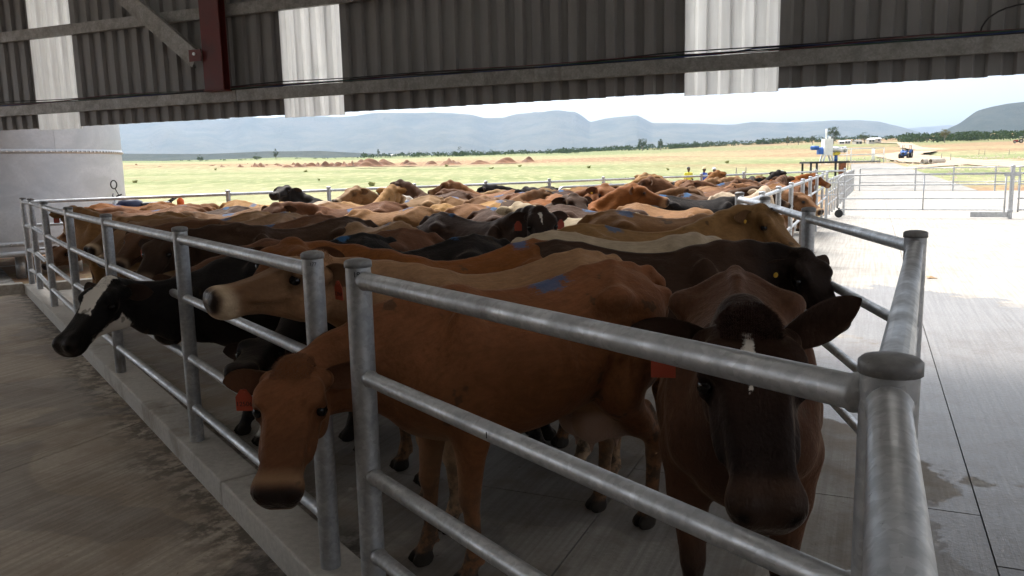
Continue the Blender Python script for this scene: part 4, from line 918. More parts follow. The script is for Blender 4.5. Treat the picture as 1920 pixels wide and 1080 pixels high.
# soil heaps in a row across the field
def mound_mesh(seed):
    r=np.random.default_rng(seed);n_=22;vs=[];fs=[];ph=r.uniform(0,6.28,8);kx=r.uniform(2,9,8);ky=r.uniform(2,9,8)
    for i in range(n_+1):
        for j in range(n_+1):
            x=-1+2*i/n_;y=-1+2*j/n_;d=math.hypot(x,y);z=(max(0,1-d*d))**1.5*(1+.30*sum(math.sin(kx[q]*x+ky[q]*y+ph[q]) for q in range(8))/2)-.04
            vs.append((x*1.5,y*1.2,z))
    for i in range(n_):
        for j in range(n_): a=i*(n_+1)+j;fs.append((a,a+n_+1,a+n_+2,a+1))
    me=bpy.data.meshes.new('soil_heap');me.from_pydata(vs,[],fs);me.polygons.foreach_set('use_smooth',[True]*len(fs));me.update();return me
mm=[mound_mesh(k) for k in range(4)];rr=random.Random(5)
hx=[250,300]+[345+12*k for k in range(27)]+[678,694,722,760,770,810,845,852,898,950,990]
for k,x in enumerate(hx):
    Y=205+rr.uniform(-14,14)-(10 if x>670 else 0);p=at(x+rr.uniform(-3,3),315,Y);big=rr.uniform(.75,1.2)*(1.15 if x>670 else .8)
    o=link('soil_heap',mm[k%4],M['soil'],None,0,(float(p[0]),float(p[1]),tz(p[0],p[1])+.1),rr.uniform(0,6.2));o.scale=(big*rr.uniform(1.3,2.),big*1.1,big*rr.uniform(.7,1.25))
    tag(o,'heap of red-brown soil in the row across the green field','soil heap','soil heaps across the field')

# ---------------------------------------------------------------- trees, bush, houses
def tree_meshes(seed,shape):
    r=np.random.default_rng(seed);H=1.;m=MB();tips=[]
    tw=dict(round=.035,gum=.028,thin=.022,flat=.03)[shape];th=dict(round=.35,gum=.45,thin=.6,flat=.45)[shape]
    m.tube([(0,0,-.03),(.01,0,th*.5),(0.0,.01,th)],[tw*1.3,tw,tw*.7],7)
    nb=dict(round=9,gum=10,thin=6,flat=9)[shape]
    for k in range(nb):
        a=2.4*k+r.uniform(-.3,.3);z0=th*(.55+.45*k/nb)
        ln=dict(round=.34,gum=.30,thin=.13,flat=.36)[shape]*r.uniform(.7,1.1);up=dict(round=.5,gum=1.0,thin=.9,flat=.5)[shape]*r.uniform(.6,1.3)
        e=Vector((math.cos(a)*ln,math.sin(a)*ln,z0+ln*up+dict(round=.08,gum=.12,thin=.1,flat=.15)[shape]));mid=Vector((math.cos(a)*ln*.45,math.sin(a)*ln*.45,z0+ln*up*.6))
        m.tube([(0,0,z0),mid,e],[tw*.55,tw*.35,tw*.15],5);tips+= [e,(mid+e)/2]
    tips.append(Vector((0,0,.88)));L=[];F=[]
    for t in tips:
        nc=r.integers(2,5)
        for c in range(nc):
            cr=dict(round=.13,gum=.10,thin=.075,flat=.12)[shape]*r.uniform(.6,1.2);cc=np.array(t)+r.normal(0,.5,3)*cr*np.array([1.2,1.2,.6 if shape=='flat' else .9])
            for q in range(34):
                d=r.normal(0,1,3);d/=np.linalg.norm(d);p=cc+d*cr*r.uniform(.35,1.)**.5*np.array([1.1,1.1,.55 if shape=='flat' else .8])
                n1=r.normal(0,1,3);n1/=np.linalg.norm(n1);n2=np.cross(n1,r.normal(0,1,3));n2/=np.linalg.norm(n2);s=.020*r.uniform(.6,1.5);o=len(L)
                L+= [p-n1*s,p+n2*s*.55,p+n1*s,p-n2*s*.55];F.append((o,o+1,o+2,o+3))
    a=np.array(L);top=a[:,2].max()
    me=bpy.data.meshes.new('crown');me.from_pydata([tuple(p/np.array([1,1,top])) for p in L],[],F);me.update()
    m.v=[(p[0],p[1],p[2]/top) for p in m.v];tm=bpy.data.meshes.new('trunk');tm.from_pydata([tuple(p) for p in m.v],[],m.f);tm.update();return tm,me
TM={s:[tree_meshes(k*7+hash_,s) for k in range(2)] for hash_,s in enumerate(('round','gum','thin','flat'))}
def tree(px,top,base,Y,shape,leaf,label,wid=1.,var=0,group=None):
    p=at(px,base,Y);h=(base-top)/FPX*Y;x,y=float(p[0]),float(p[1]);z=min(float(p[2]),tz(x,y)+3.)
    t=empty('tree',(x,y,z));tag(t,label,'tree',group);tm,me=TM[shape][var]
    for nm,mesh,mat in(('trunk',tm,M['bark']),('crown',me,M[leaf])):
        o=link(nm,mesh,None,t)
        if not mesh.materials: mesh.materials.append(None)
        o.material_slots[0].link='OBJECT';o.material_slots[0].material=mat
    t.scale=(h*wid,h*wid,h);t.rotation_euler.z=px*.37;return t
tree(375,289,305,560,'round','leaf2','small dark rounded tree standing alone past the left field',.9,0)
tree(482,287,303,560,'round','leaf1','broad grey-green tree beside the tall thin one',1.25,1)
tree(518,279,303,560,'thin','leaf1','tall thin gum tree with tufted top at the field edge',.9,0)
tree(710,280,296,640,'thin','leaf1','slim pale tree behind the low dark bushes',1.0,1)
tree(787,283,294,700,'flat','leaf2','small flat-topped tree above the distant scrub',1.3,0)
tree(862,275,303,600,'round','leaf2','largest dark green tree behind the row of soil heaps',1.25,0)
for k,(x,tp) in enumerate(((893,281),(908,282),(922,280),(934,283))): tree(x,tp,302,620,'round','leaf1','grey-green tree in the clump beside the largest dark tree',1.3,k%2,'tree clump beside the largest tree')
tree(1204,260,287,520,'gum','leaf2','tall dark gum tree with white trunk on the grassy rise',.85,0)
tree(1238,261,284,560,'thin','leaf1','pale poplar-shaped tree next to the tall dark gum',1.25,1)
for k,(x,tp,b) in enumerate(((1262,271,283),(1280,266,282),(1302,264,281),(1322,266,280),(1345,268,279),(1400,263,276),(1428,259,275),(1442,260,275))): tree(x,tp,b,620,'round','leaf2','dark bushy tree in the long belt right of the poplar shape',1.5,k%2,'trees of the long belt')
tree(1476,255,273,560,'thin','leaf3','half-bare thin tree left of the flat-topped one',1.0,0)
tree(1497,256,271,560,'flat','leaf1','flat-topped grey tree just left of the white machine',1.3,1)
tree(1523,254,271,560,'gum','leaf1','feathery grey gum right behind the white machine',1.0,1)
tree(1562,238,272,520,'gum','leaf1','tallest grey-green gum tree right of the white machine',.85,0)
tree(1621,248,268,540,'flat','leaf1','wide umbrella-shaped tree beside the low pale buildings',1.25,0)
tree(1771,242,267,420,'gum','leaf3','pale yellowish forked tree in front of the dark bush',.95,1)
for k,(x,tp,b) in enumerate(((1722,252,266),(1738,249,266),(1750,252,266))): tree(x,tp,b,450,'round','leaf2','dark bushy tree left of the pale forked tree',1.5,k%2,'bushy trees left of the forked tree')
# far scrub reads as one mass: many leafy clumps
def scrub(name,spec,label,seed):
    r=np.random.default_rng(seed);L=[];F=[]
    for (x0,x1,b0,b1,hpx,Y0,Y1,nn) in spec:
        for k in range(nn):
            t=r.uniform();px=x0+(x1-x0)*t;Y=r.uniform(Y0,Y1);p=at(px,b0+(b1-b0)*t,Y);x,y=p[0],p[1];z=max(min(p[2],tz(x,y)+2.),tz(x,y)-1);h=hpx/FPX*Y*r.uniform(.55,1.25);w=h*r.uniform(.8,1.6)
            for q in range(46):
                d=r.normal(0,1,3);d/=np.linalg.norm(d);pp=np.array([x,y,z+h*.42])+d*np.array([w*.55,w*.55,h*.5])*r.uniform(.5,1)**.5
                n1=r.normal(0,1,3);n1/=np.linalg.norm(n1);n2=np.cross(n1,r.normal(0,1,3));n2/=np.linalg.norm(n2);s=h*.13*r.uniform(.6,1.5);o=len(L)
                L+= [pp-n1*s,pp+n2*s*.6,pp+n1*s,pp-n2*s*.6];F.append((o,o+1,o+2,o+3))
    me=bpy.data.meshes.new(name);me.from_pydata([tuple(p) for p in L],[],F);me.update();o=link(name,me,M['leaf2']);tag(o,label,'bush',kind='stuff')
scrub('far_bush',[(680,1090,305,299,9,560,760,210),(1040,1520,299,274,10,620,800,300),(1500,1930,272,262,9,600,800,230),(1690,1930,266,259,15,440,520,120),(330,680,305,304,4,560,640,60),(860,1120,298,293,7,640,800,90)],'dark green bush stretching along the foot of the hills',12)
def house(loc,w,d,h,rz,label,roof='roofing',wall='wallp',pitch=.25):
    t=empty('farm_building',loc,rz);tag(t,label,'building');m=MB();m.box((0,0,h/2-.5),(w,d,h+1));m.build('wall',M[wall],t)
    m=MB();r=d*pitch;vs=[(sx*(w/2+.3),sy*(d/2+.4),h-.05) for sx in(-1,1) for sy in(-1,1)]+[(-w/2-.3,0,h+r),(w/2+.3,0,h+r)]
    m.add(vs,[(0,2,5,4),(3,1,4,5),(0,4,1),(2,3,5),(0,1,3,2)]);m.build('roof',M[roof],t)
    for k in range(max(2,int(w/4))):
        x=-w/2+w*(k+.5)/max(2,int(w/4));m=MB();m.box((x,-d/2-.02,h*.55),(1.2,.08,1.1));m.build('window' if k%2 else 'door',M['darksteel'],t)
for px,by,Y,w,d,h,rz,lab,rf in((1640,266,520,11,6,3,.1,'long pale-roofed farm shed far behind the machine','roofing'),(1632,267,500,6,5,2.6,.1,'small white farm building at the end of the long shed','white'),(1552,271,540,5,4,2.4,0,'little white house behind the tall grey gum','roofing'),(1577,270,540,5,4,2.6,0,'white cottage between the two big gums','white'),(1588,269,545,6,4,2.6,0,'white cottage right of its twin between the big gums','white'),(1607,271,500,7,6,3.,.2,'dull green-roofed hut left of the pale farm shed','ramp'),(1013,303,400,15,3,1.3,0.,'low grey concrete trough building on the bare field','cpipe'),(853,300,610,5,4,2.5,0.,'tiny white house under the largest dark tree','white'),(740,295,700,9,5,3.,0.,'pinkish farmhouse behind the low bushes','roofing')):
    w*=.62;d*=.62;h*=.62;p=at(px,by,Y);house((float(p[0]),float(p[1]),float(min(p[2],tz(p[0],p[1])+2.5))),w,d,h,rz,lab,rf)
# grass tussocks on the nearer field
rr=np.random.default_rng(21);L=[];F=[]
for k in range(24):
    Y=30*math.exp(rr.uniform(0,1.75));X=Y*rr.uniform(-.52,.5)
    if X>.28*Y and Y<58: continue
    if (np.array([X,Y])-np.array(PST['P1']))@VV<.9 and X<.4*Y: continue
    s=rr.uniform(.12,.3)*(.7+Y/120);z=tz(X,Y)
    for q in range(5):
        a=rr.uniform(0,6.28);dx,dy=math.cos(a)*s,math.sin(a)*s;o=len(L);L+= [(X-dx*.5,Y-dy*.5,z-.03),(X+dx*.5,Y+dy*.5,z-.03),(X+dx*.9+rr.normal(0,s*.3),Y+dy*.9,z+s*rr.uniform(.5,1.1)),(X-dx*.4,Y-dy*.4,z+s*rr.uniform(.4,.9))];F.append((o,o+1,o+2,o+3))
me=bpy.data.meshes.new('grass');me.from_pydata(L,[],F);me.update();o=link('grass',me,leafmat('grass_blades',(.2,.22,.08),(.33,.32,.14)));tag(o,'yellow-green grass tussocks of the field behind the pen','grass',kind='stuff')
# ---------------------------------------------------------------- hills
def ridge(name,prof,D,mat,depth,seed,rough=1.,base=-40):
    """range of hills: skyline profile (photo px) at distance D, swelling towards the viewer"""
    r=np.random.default_rng(seed);xs=np.arange(prof[0][0],prof[-1][0]+1,3.);sky_=np.interp(xs,[p[0] for p in prof],[p[1] for p in prof]);k=np.exp(-.5*(np.arange(-3,4)/.9)**2);k/=k.sum();sky_=np.convolve(np.pad(sky_,3,'edge'),k,'valid')
    nr=26;vs=[];nx=len(xs)
    rid=np.zeros((nr,nx))
    for q in range(14):
        fx=r.uniform(.01,.09);ph=r.uniform(0,6.28);sl=r.uniform(-.25,.25);rid+=np.sin(xs[None,:]*fx+ph+np.arange(nr)[:,None]*sl*2)/14*(.09/(fx+.02))
    for i in range(nr):
        f=i/(nr-1)                                    # 0 foot .. 1 crest, then behind
        for j,x in enumerate(xs):
            d=pdir(x,sky_[j]);Y=D-depth*(1-f);top=CAMH+d[2]/d[1]*D
            prf=.10*f+.90*(smst(.05,1.,f)**1.25) if f<1 else 1.
            cliff=smst(.80,.9,f)*.12+prf*.88
            z=base+(top-base)*cliff*(1+ .26*rough*rid[i,j]*math.sin(f*PI));X=d[0]/d[1]*Y
            vs.append((X,Y,z))
    for j,x in enumerate(xs): d=pdir(x,sky_[j]);vs.append((d[0]/d[1]*(D+depth*.6),D+depth*.6,base))
    F=[(i*nx+j,i*nx+j+1,(i+1)*nx+j+1,(i+1)*nx+j) for i in range(nr) for j in range(nx-1)]
    me=bpy.data.meshes.new(name);me.from_pydata(vs,[],F);me.polygons.foreach_set('use_smooth',[True]*len(F));me.update();o=link(name,me,mat);tag(o,kind='structure');return o
ridge('far_mountains',[(-300,232),(0,236),(200,232),(450,222),(640,219),(700,214),(760,212),(850,212),(880,216),(905,222),(945,222),(985,213),(1000,210),(1078,209),(1092,217),(1106,229),(1135,222),(1160,219),(1195,218),(1208,224),(1222,231),(1300,233),(1380,234),(1450,231),(1560,226),(1610,225),(1650,228),(1690,240),(1730,250),(1790,262)],8200,M['hill'],3600,1)
ridge('distant_ridge',[(1640,262),(1690,242),(1730,238),(1770,236),(1850,238),(2200,240)],12500,M['hill'],2500,2)
ridge('right_hill',[(1715,258),(1742,252),(1775,243),(1800,232),(1830,212),(1860,200),(1890,194),(1925,191),(1990,188),(2150,196),(2400,230),(2600,260)],3900,M['nearhill'],1500,3,.8)
ridge('low_rise',[(-500,292),(0,290),(220,288),(380,289),(500,284),(600,283),(700,288),(800,294),(900,297)],2500,M['nearhill'],700,4,.6,8)
# ---------------------------------------------------------------- haze
m=MB();m.box((0,5500,600),(26000,19000,1600));hz=m.build('haze',None);hz.data.materials.clear();hm_=bpy.data.materials.new('haze_air');hm_.use_nodes=True;nt=hm_.node_tree;nt.nodes.clear();oo=nt.nodes.new('ShaderNodeOutputMaterial');pv=nt.nodes.new('ShaderNodeVolumePrincipled')
pv.inputs['Color'].default_value=(.58,.75,1,1);pv.inputs['Density'].default_value=HAZE;pv.inputs['Anisotropy'].default_value=.2;nt.links.new(pv.outputs[0],oo.inputs['Volume']);hz.data.materials.append(hm_);tag(hz,kind='stuff',label='pale blue haze of the hot valley air',cat='haze')
# ---------------------------------------------------------------- three people behind the herd
def person(px,py,Y,shirt,hat,label):
    """one continuous body grown from tapered limbs; arms lowered, looking over the herd"""
    p=at(px,py,Y);top=float(p[2]);Fd=Field([np.arange(-.4,.4,.022),np.arange(-.3,.36,.022),np.arange(-.02,1.78,.022)])
    for s in(-1,1):
        Fd.chain([(s*.09,0,.92),(s*.10,.02,.5),(s*.10,0,.08)],[.09,.062,.045],.03);Fd.ell((s*.10,.06,.04),(.045,.12,.04),.02)
        Fd.chain([(s*.19,0,1.40),(s*.25,.0,1.12),(s*.22,.12,.90)],[.058,.045,.034],.03);Fd.ell((s*.215,.15,.86),(.03,.05,.045),.02)
    Fd.ell((0,0,.98),(.165,.11,.14),.05);Fd.ell((0,0,1.22),(.17,.11,.24),.05);Fd.ell((0,0,1.38),(.19,.09,.08),.05);Fd.cone((0,0,1.42),(0,.01,1.54),.055,.05,.03);Fd.ell((0,.02,1.62),(.078,.098,.118),.02);Fd.ell((0,.115,1.60),(.015,.02,.025),.01)
    Vv,Q=Fd.mesh(2);me=bpy.data.meshes.new('person');me.from_pydata(Vv.tolist(),[],Q.tolist());me.polygons.foreach_set('use_smooth',[True]*len(Q))
    me.materials.append(M['skin']);me.materials.append(shirt);me.materials.append(M['darksteel']);me.update()
    zc=Vv[Q].mean(1);mi=np.where(zc[:,2]<.95,2,np.where((zc[:,2]<1.46)&~((np.abs(zc[:,0])>.19)&(zc[:,2]<1.12)),1,0));me.polygons.foreach_set('material_index',mi.astype(np.int32))
    o=bpy.data.objects.new('person',me);C.objects.link(o);o.location=(float(p[0]),float(p[1]),top-1.74);o.rotation_euler.z=PI+px*.01;tag(o,label,'person')
    hm=MB()
    if hat: hm.lathe([(.15,-.01),(.16,0),(.10,.012),(.098,.06),(.07,.10),(.001,.115)],18,(0,.01,1.68));hm.build('hat',hat,o)
    else: hm.lathe([(.083,-.03),(.092,.0),(.085,.05),(.05,.085),(.001,.095)],16,(0,.0,1.655));hm.build('hair',M['black'],o)
    for s in(-1,1): e=MB();e.lathe([(.001,-.012),(.012,0),(.001,.012)],8,(s*.032,.112,1.635));e.build('eye',M['eye'],o)
    return o
person(1291,313,44,plain('yellow_shirt',(.70,.62,.06),.8),None,'bare-headed person in a bright yellow shirt behind the herd')
person(1320,314,44,plain('blue_jacket',(.03,.08,.42),.8),plain('straw_hat',(.72,.62,.36),.8),'person in a blue jacket and pale hat behind the herd')
person(1339,315,45,M['tin'],plain('white_hat',(.75,.74,.72),.8),'person in a pink shirt and white hat behind the herd')
# ---------------------------------------------------------------- the herd
def white_star(n,s3,m3):
    hx=n.mth('MULTIPLY',n.mth('SUBTRACT',s3.outputs[1],.5),2);hy=n.mth('MULTIPLY',n.mth('SUBTRACT',s3.outputs[2],.5),2)
    hz=n.mth('MULTIPLY',n.mth('SUBTRACT',m3.outputs['Alpha'],.5),2);return hx,hy,hz
def wm_star(n,s3,m3):        # small broken star on the forehead
    hx,hy,hz=white_star(n,s3,m3);w=n.mth('MULTIPLY',n.mth('SUBTRACT',n.noise(n.co(),38,4,.6),.5),.05)
    d=n.mth('ADD',n.mth('ABSOLUTE',n.mth('SUBTRACT',hy,n.mth('ADD',-.012,n.mth('MULTIPLY',hx,.0)))),w)
    a=n.mth('MULTIPLY',n.rng(d,n.rng(hx,.06,.21,.020,.004),n.rng(hx,.06,.21,.010,.0)),n.mth('MULTIPLY',n.rng(n.mth('ADD',hx,w),.055,.07),n.rng(n.mth('ADD',hx,w),.215,.20)))
    return n.mth('MULTIPLY',a,n.rng(hz,-.05,-.02))
def wm_patch(n,s3,m3):       # broad blaze and white jaw of the black cow
    hx,hy,hz=white_star(n,s3,m3);w=n.mth('MULTIPLY',n.mth('SUBTRACT',n.noise(n.co(),14,4,.55),.5),.09);hw=n.mth('ADD',n.mth('ABSOLUTE',hy),w)
    a=n.mth('MULTIPLY',n.rng(hw,.055,.045),n.mth('MULTIPLY',n.rng(n.mth('ADD',hx,w),-.03,-.02),n.rng(n.mth('ADD',hx,w),.27,.25)));a=n.mth('MULTIPLY',a,n.rng(hz,-.07,-.05))
    j=n.mth('MULTIPLY',n.rng(n.mth('ADD',hz,w),-.12,-.135),n.mth('MULTIPLY',n.rng(n.mth('ADD',hx,w),.10,.12),n.rng(n.mth('ADD',hx,w),.36,.345)))
    return n.mth('MAXIMUM',a,j)
CT={}
CT['red']=coat('red_brown_coat',(.225,.083,.025),(.060,.026,.013),(.36,.22,.12),.35,.45,.55,paint=.6)
CT['brown']=coat('brown_coat',(.14,.062,.026),(.04,.019,.010),(.36,.25,.16),.45,.5,.7)
CT['mulberry']=coat('dark_brown_coat',(.062,.030,.017),(.018,.010,.007),(.25,.16,.10),.5,.6,.6)
CT['tan']=coat('tan_coat',(.225,.105,.037),(.085,.04,.017),(.42,.30,.18),.35,.4,.8)
CT['fawn']=coat('fawn_coat',(.29,.165,.072),(.12,.062,.03),(.48,.37,.24),.3,.35,.8)
CT['cream']=coat('cream_coat',(.42,.33,.225),(.22,.14,.08),(.55,.48,.37),.3,.3,.6)
CT['black']=coat('black_coat',(.016,.013,.012),(.008,.007,.007),(.05,.04,.035),.4,.3,.3,.25)
CT['pied']=coat('pied_coat',(.016,.013,.012),(.008,.007,.007),(.05,.04,.035),.4,.3,.0,.25,white=.55)
CT['blaze']=coat('black_blaze_coat',(.014,.012,.011),(.008,.007,.007),(.05,.04,.035),.4,.3,.0,.25,wmask=wm_patch)
CT['star']=coat('dark_star_coat',(.085,.030,.012),(.009,.0052,.004),(.085,.045,.028),1.45,.8,.55,wmask=wm_star,paint=0,nosec=(.045,.027,.019))
CT['blackstar']=coat('black_star_coat',(.05,.032,.024),(.012,.010,.010),(.05,.04,.035),.8,.6,.2,wmask=wm_star)
CT['blackbrown']=coat('brown_black_coat',(.06,.030,.016),(.009,.0065,.006),(.06,.045,.035),1.5,.3,.3,.25)
CT['cheek']=coat('pale_cheeked_coat',(.30,.165,.08),(.085,.042,.022),(.55,.42,.28),.3,.45,.95)
SC=1.045;HSAC=1.37*SC;HWIT=1.30*SC
def eyes_tags(ob,me,tags=(None,None),nums=(None,None),eye=True):
    if eye:
        for i,s in((0,-1),(3,1)):
            m=MB();R_=.028;m.lathe([(.0005,-R_),(R_*.5,-R_*.87),(R_*.87,-R_*.5),(R_,0),(R_*.87,R_*.5),(R_*.5,R_*.87),(.0005,R_)],14);m.build('eye',M['eye'],ob,loc=tuple(me['eyes'][i:i+3]))
    for k in(0,1):
        if not tags[k]: continue
        p=Vector(me['tags'][3*k:3*k+3]);nn=Vector(me['tagn'][3*k:3*k+3]);mw=face_mat(p+nn*.012,nn)
        m=MB();w=.034;m.add([(x,y,z) for z in(-.0015,.0015) for x,y in((-w*.35,.012),(w*.35,.012),(w,-.020),(w,-.078),(-w,-.078),(-w,-.020))],[(0,1,2,3,4,5)[::-1],(6,7,8,9,10,11)]+[(i,(i+1)%6,6+(i+1)%6,6+i) for i in range(6)])
        if tags[k]=='tagy': m=MB();m.lathe([(.0005,.004),(.014,.003),(.017,0),(.014,-.003),(.0005,-.004)],14)
        t=m.build('ear_tag',M[tags[k]],ob);t.matrix_local=mw
        m=MB();m.tube([(0,.004,-.004),(0,.004,.008)],.009,10);m.build('stud',M[tags[k]],t)
        if nums[k]: text_mesh('number',nums[k],0.027,M['ink'],t,Matrix.Translation((0,-.050,.0021)))
def fringe(ob,me,R,poll,seed,nh=700,ear=True,length=.022):
    """short coarse hair on the poll and round the ears"""
    r=np.random.default_rng(seed);L=[];F=[];co_=np.empty(len(me.vertices)*3,np.float32);me.vertices.foreach_get('co',co_);co_=co_.reshape(-1,3)
    no=np.empty(len(me.vertices)*3,np.float32);me.vertices.foreach_get('normal',no);no=no.reshape(-1,3);H=(co_-poll)@R/1.08
    top=np.flatnonzero((H[:,0]>-.05)&(H[:,0]<.075)&(np.abs(H[:,1])<.075)&(H[:,2]>-.02));nb=me['nb'];nu,nv=15,9
    er=np.array([nb+e*2*nu*nv+i*nv+j for e in(0,1) for i in range(3,nu) for j in(0,nv-1)]+[nb+e*2*nu*nv+(nu-1)*nv+j for e in(0,1) for j in range(nv)])
    for idx,n_,ln,dv in((top,nh,length,R@np.array([.55,0,.5])),(er,0,.017,None)):
        if len(idx)==0: continue
        for k in r.choice(idx,n_):
            p=co_[k].astype(float);nn=no[k].astype(float);d=nn*(.75 if dv is not None else .35)+r.normal(0,.16,3)+(dv*.9 if dv is not None else R@np.array([0,np.sign(H[k,1])*.9,-.15]));d/=np.linalg.norm(d);l=ln*r.uniform(.5,1.25);s=np.cross(d,r.normal(0,1,3));s/=np.linalg.norm(s);wd=.0005
            p=p-nn*.003;q=p+d*l*.55;e=p+d*l+np.array([0,0,-.25*l]);o=len(L);L+= [p-s*wd,p+s*wd,q+s*wd*.8,q-s*wd*.8,e];F+= [(o,o+1,o+2,o+3),(o+3,o+2,o+4)]
    hm=bpy.data.meshes.new('hair');hm.from_pydata([tuple(p) for p in L],[],F);hm.update();return hm
HERD=[]     # (x,y,heading) used to keep animals apart
def pose(loc,hd,pw,mw,sc=SC):
    c,s=math.cos(-hd),math.sin(-hd);f=lambda p:np.array([c*(p[0]-loc[0])-s*(p[1]-loc[1]),s*(p[0]-loc[0])+c*(p[1]-loc[1]),p[2]])/sc
    a,b=f(pw),f(mw);d=(b-a)/np.linalg.norm(b-a);return a,math.atan2(d[1],d[0]),math.asin(-d[2])-.125
def muzzle(pw,u,v,near=True,L=.485*SC*1.1):
    o=np.array([0,0,CAMH]);d=pdir(u,v);d=d/np.linalg.norm(d);q=o-pw;b=q@d;c=q@q-L*L;disc=b*b-c
    t=-b+(0 if disc<0 else (-1 if near else 1)*math.sqrt(disc));m=o+d*t;return pw+(m-pw)/np.linalg.norm(m-pw)*L
def set_mat(o,mat):
    if not o.data.materials: o.data.materials.append(None)
    o.material_slots[0].link='OBJECT';o.material_slots[0].material=mat
def hero(label,ct,loc,hd,poll,muz,near=True,fine=.011,coarse=.018,tags=(None,None),nums=(None,None),hair=0,group=None,sc=SC,eye=True,roll=0.,flat=0.,**kw):
    """loc: ground point under mid body; poll: (u,v,Y); muz: (u,v)"""
    pw=at(*poll);hs=1.1
    if flat: dd_=pdir(*muz);dd_=dd_/np.linalg.norm(dd_);q_=pw-np.array([0,0,CAMH]);hs=min(1.1,max(.95,np.linalg.norm(q_-dd_*(q_@dd_))*flat/(.485*SC)))
    mw=muzzle(pw,*muz,near,.485*SC*hs);a,yw,pt=pose(loc,hd,pw,mw,sc)
    me,R,pl=cow_mesh('cow',a,yw,pt,roll,fine,coarse,hs=hs,**kw);o=link('cow',me,None,None,0,(loc[0],loc[1],0),hd);set_mat(o,CT[ct]);o.scale=(sc,)*3;tag(o,label,'cow',group)
    eyes_tags(o,me,tags,nums,eye);HERD.append((loc[0],loc[1],hd))
    if hair:
        hm=fringe(o,me,R,pl,len(HERD),hair);h=link('hair',hm,plain('hair_'+ct,tuple(.8*k for k in HAIRC.get(ct,(.05,.03,.02))),.7),o)
    return o
HAIRC=dict(red=(.16,.06,.022),star=(.06,.018,.009),cheek=(.30,.13,.05),brown=(.12,.05,.02))
def body_from(sac,wit):
    a=un(*sac,HSAC)[:2];b=un(*wit,HWIT)[:2];hd=math.atan2(b[1]-a[1],b[0]-a[0]);d=np.array([math.cos(hd),math.sin(hd)]);m=(a+b)/2+d*.0;return (float(m[0]),float(m[1])),hd
def along(p,hd,k): return (p[0]+math.cos(hd)*k,p[1]+math.sin(hd)*k)
D2=math.radians
# --- animals at the rails, each posed after the photograph
hero('red-brown cow lowering her head between the two close posts, orange tag 12506','red',(.10,3.93),D2(-148),(552,690,3.25),(518,932),True,.0075,.013,(None,'tagm'),(None,'12506'),1800,legs=(.0,.07,-.02,.06),ear=((.15,-.05),(.22,.10)),ribs=1.,roll=.0,earlen=.235)
hero('dark-faced cow with a small white star looking straight over the front rail','star',(.95,3.33),D2(-104),(1402,608,2.24),(1440,968),True,.0065,.014,(None,'tagm'),(None,None),7000,ear=((-.48,-.12),(.05,.05)),ribs=1.3,bulk=.93,earlen=.245)
hero('brown cow with pale muzzle and orange tag 12969 resting her head through the rails','cheek',(-.02,4.50),D2(-149),(598,490,4.02),(394,562),True,.0085,.015,('tagm',None),('12969',None),1200,ear=((.05,-.2),(-.1,-.1)))
hero('black cow with broad white blaze and white jaw stretching out through the rails','blaze',(-1.55,6.02),D2(-140),(208,532,5.35),(118,652),True,.0085,.015,(None,None),(None,None),300,sag=.16,flat=1.08)
hero('brown cow behind the rails with her pale nose lowered beside the black and white head','brown',(-1.35,6.55),D2(-156),(350,515,5.95),(312,632),True,.010,.016,('tagm',None),(None,None),300)
hero('reddish cow between the brown ones, only back and poll showing above the rail','red',(-.25,5.19),D2(-145),(548,462,4.65),(470,560),True,.013,.018)
hero('almost black cow holding her head low behind the tagged brown cow','black',(-.70,5.74),D2(-150),(505,640,4.95),(448,700),True,.013,.018)
hero('dark brown cow with an orange tag whose neck fills the gap between two posts','mulberry',(-2.16,8.33),D2(-146),(305,448,7.75),(262,530),True,.013,.018,(None,'tagm'))
hero('plain brown cow pressed between the tagged dark cow and the fawn one','brown',(-2.60,8.92),D2(-154),(272,432,8.35),(215,500),True,.014,.02)
hero('light fawn cow with blue paint over her hips near the long rail','fawn',(-3.15,9.55),D2(-146),(248,424,8.95),(190,492),True,.014,.02)
hero('grey-brown cow with pale cheek and dark nose looking out at the second post pair','cheek',(-3.60,9.95),D2(-140),(226,414,9.2),(166,470),True,.012,.02,('tagm',None),flat=1.08)
hero('tan cow holding her head low at the far corner rails','tan',(-5.45,12.2),D2(-144),(124,462,11.5),(86,500),True,.015,.022,flat=1.08)
hero('orange-brown cow furthest left against the tank, head over the rail','red',(-5.70,13.05),D2(-162),(156,402,12.5),(106,456),True,.014,.022,('tagm',None),flat=1.08)
hero('black-headed cow with a white star turned to look out of the middle of the herd','blackstar',(-.40,8.72),D2(-42),(1012,396,7.75),(1030,478),True,.011,.018,('tagm','tagm'),(None,None),400,ear=((.25,.05),(.25,.05)),ribs=1.6)
hero('light tan cow with yellow ear button resting her head towards the race rails','fawn',(1.10,6.86),D2(4),(1426,393,7.0),(1503,482),True,.009,.016,(None,'tagy'),(None,None),300,ribs=.6,flat=1.05)
hero('brown-black cow with a yellow ear button lowering her head at the corner rails','blackbrown',(.78,5.30),D2(-10),(1505,480,5.2),(1574,612),True,.009,.016,(None,'tagy'),(None,None),300,ear=((.3,.15),(.35,.25)),flat=1.06)
hero('cream cow between the black one and the tan one, head hidden','cream',(.80,6.08),D2(-8),(1400,470,6.2),(1440,560),True,.015,.02)
hero('bright red cow lifting her face above the middle of the herd','red',(1.02,13.55),D2(-62),(1134,350,12.7),(1152,392),True,.013,.022,('tagy','tagy'))
hero('dark cow dropping her nose beside the starred cow','mulberry',(.28,11.75),D2(-42),(1075,369,10.9),(1104,412),True,.013,.022)
hero('tan cow with raised head in profile near the far rails','tan',(2.02,18.05),D2(2),(1226,330,17.8),(1262,345),True,.015,.024,('tagy',None),flat=1.08)
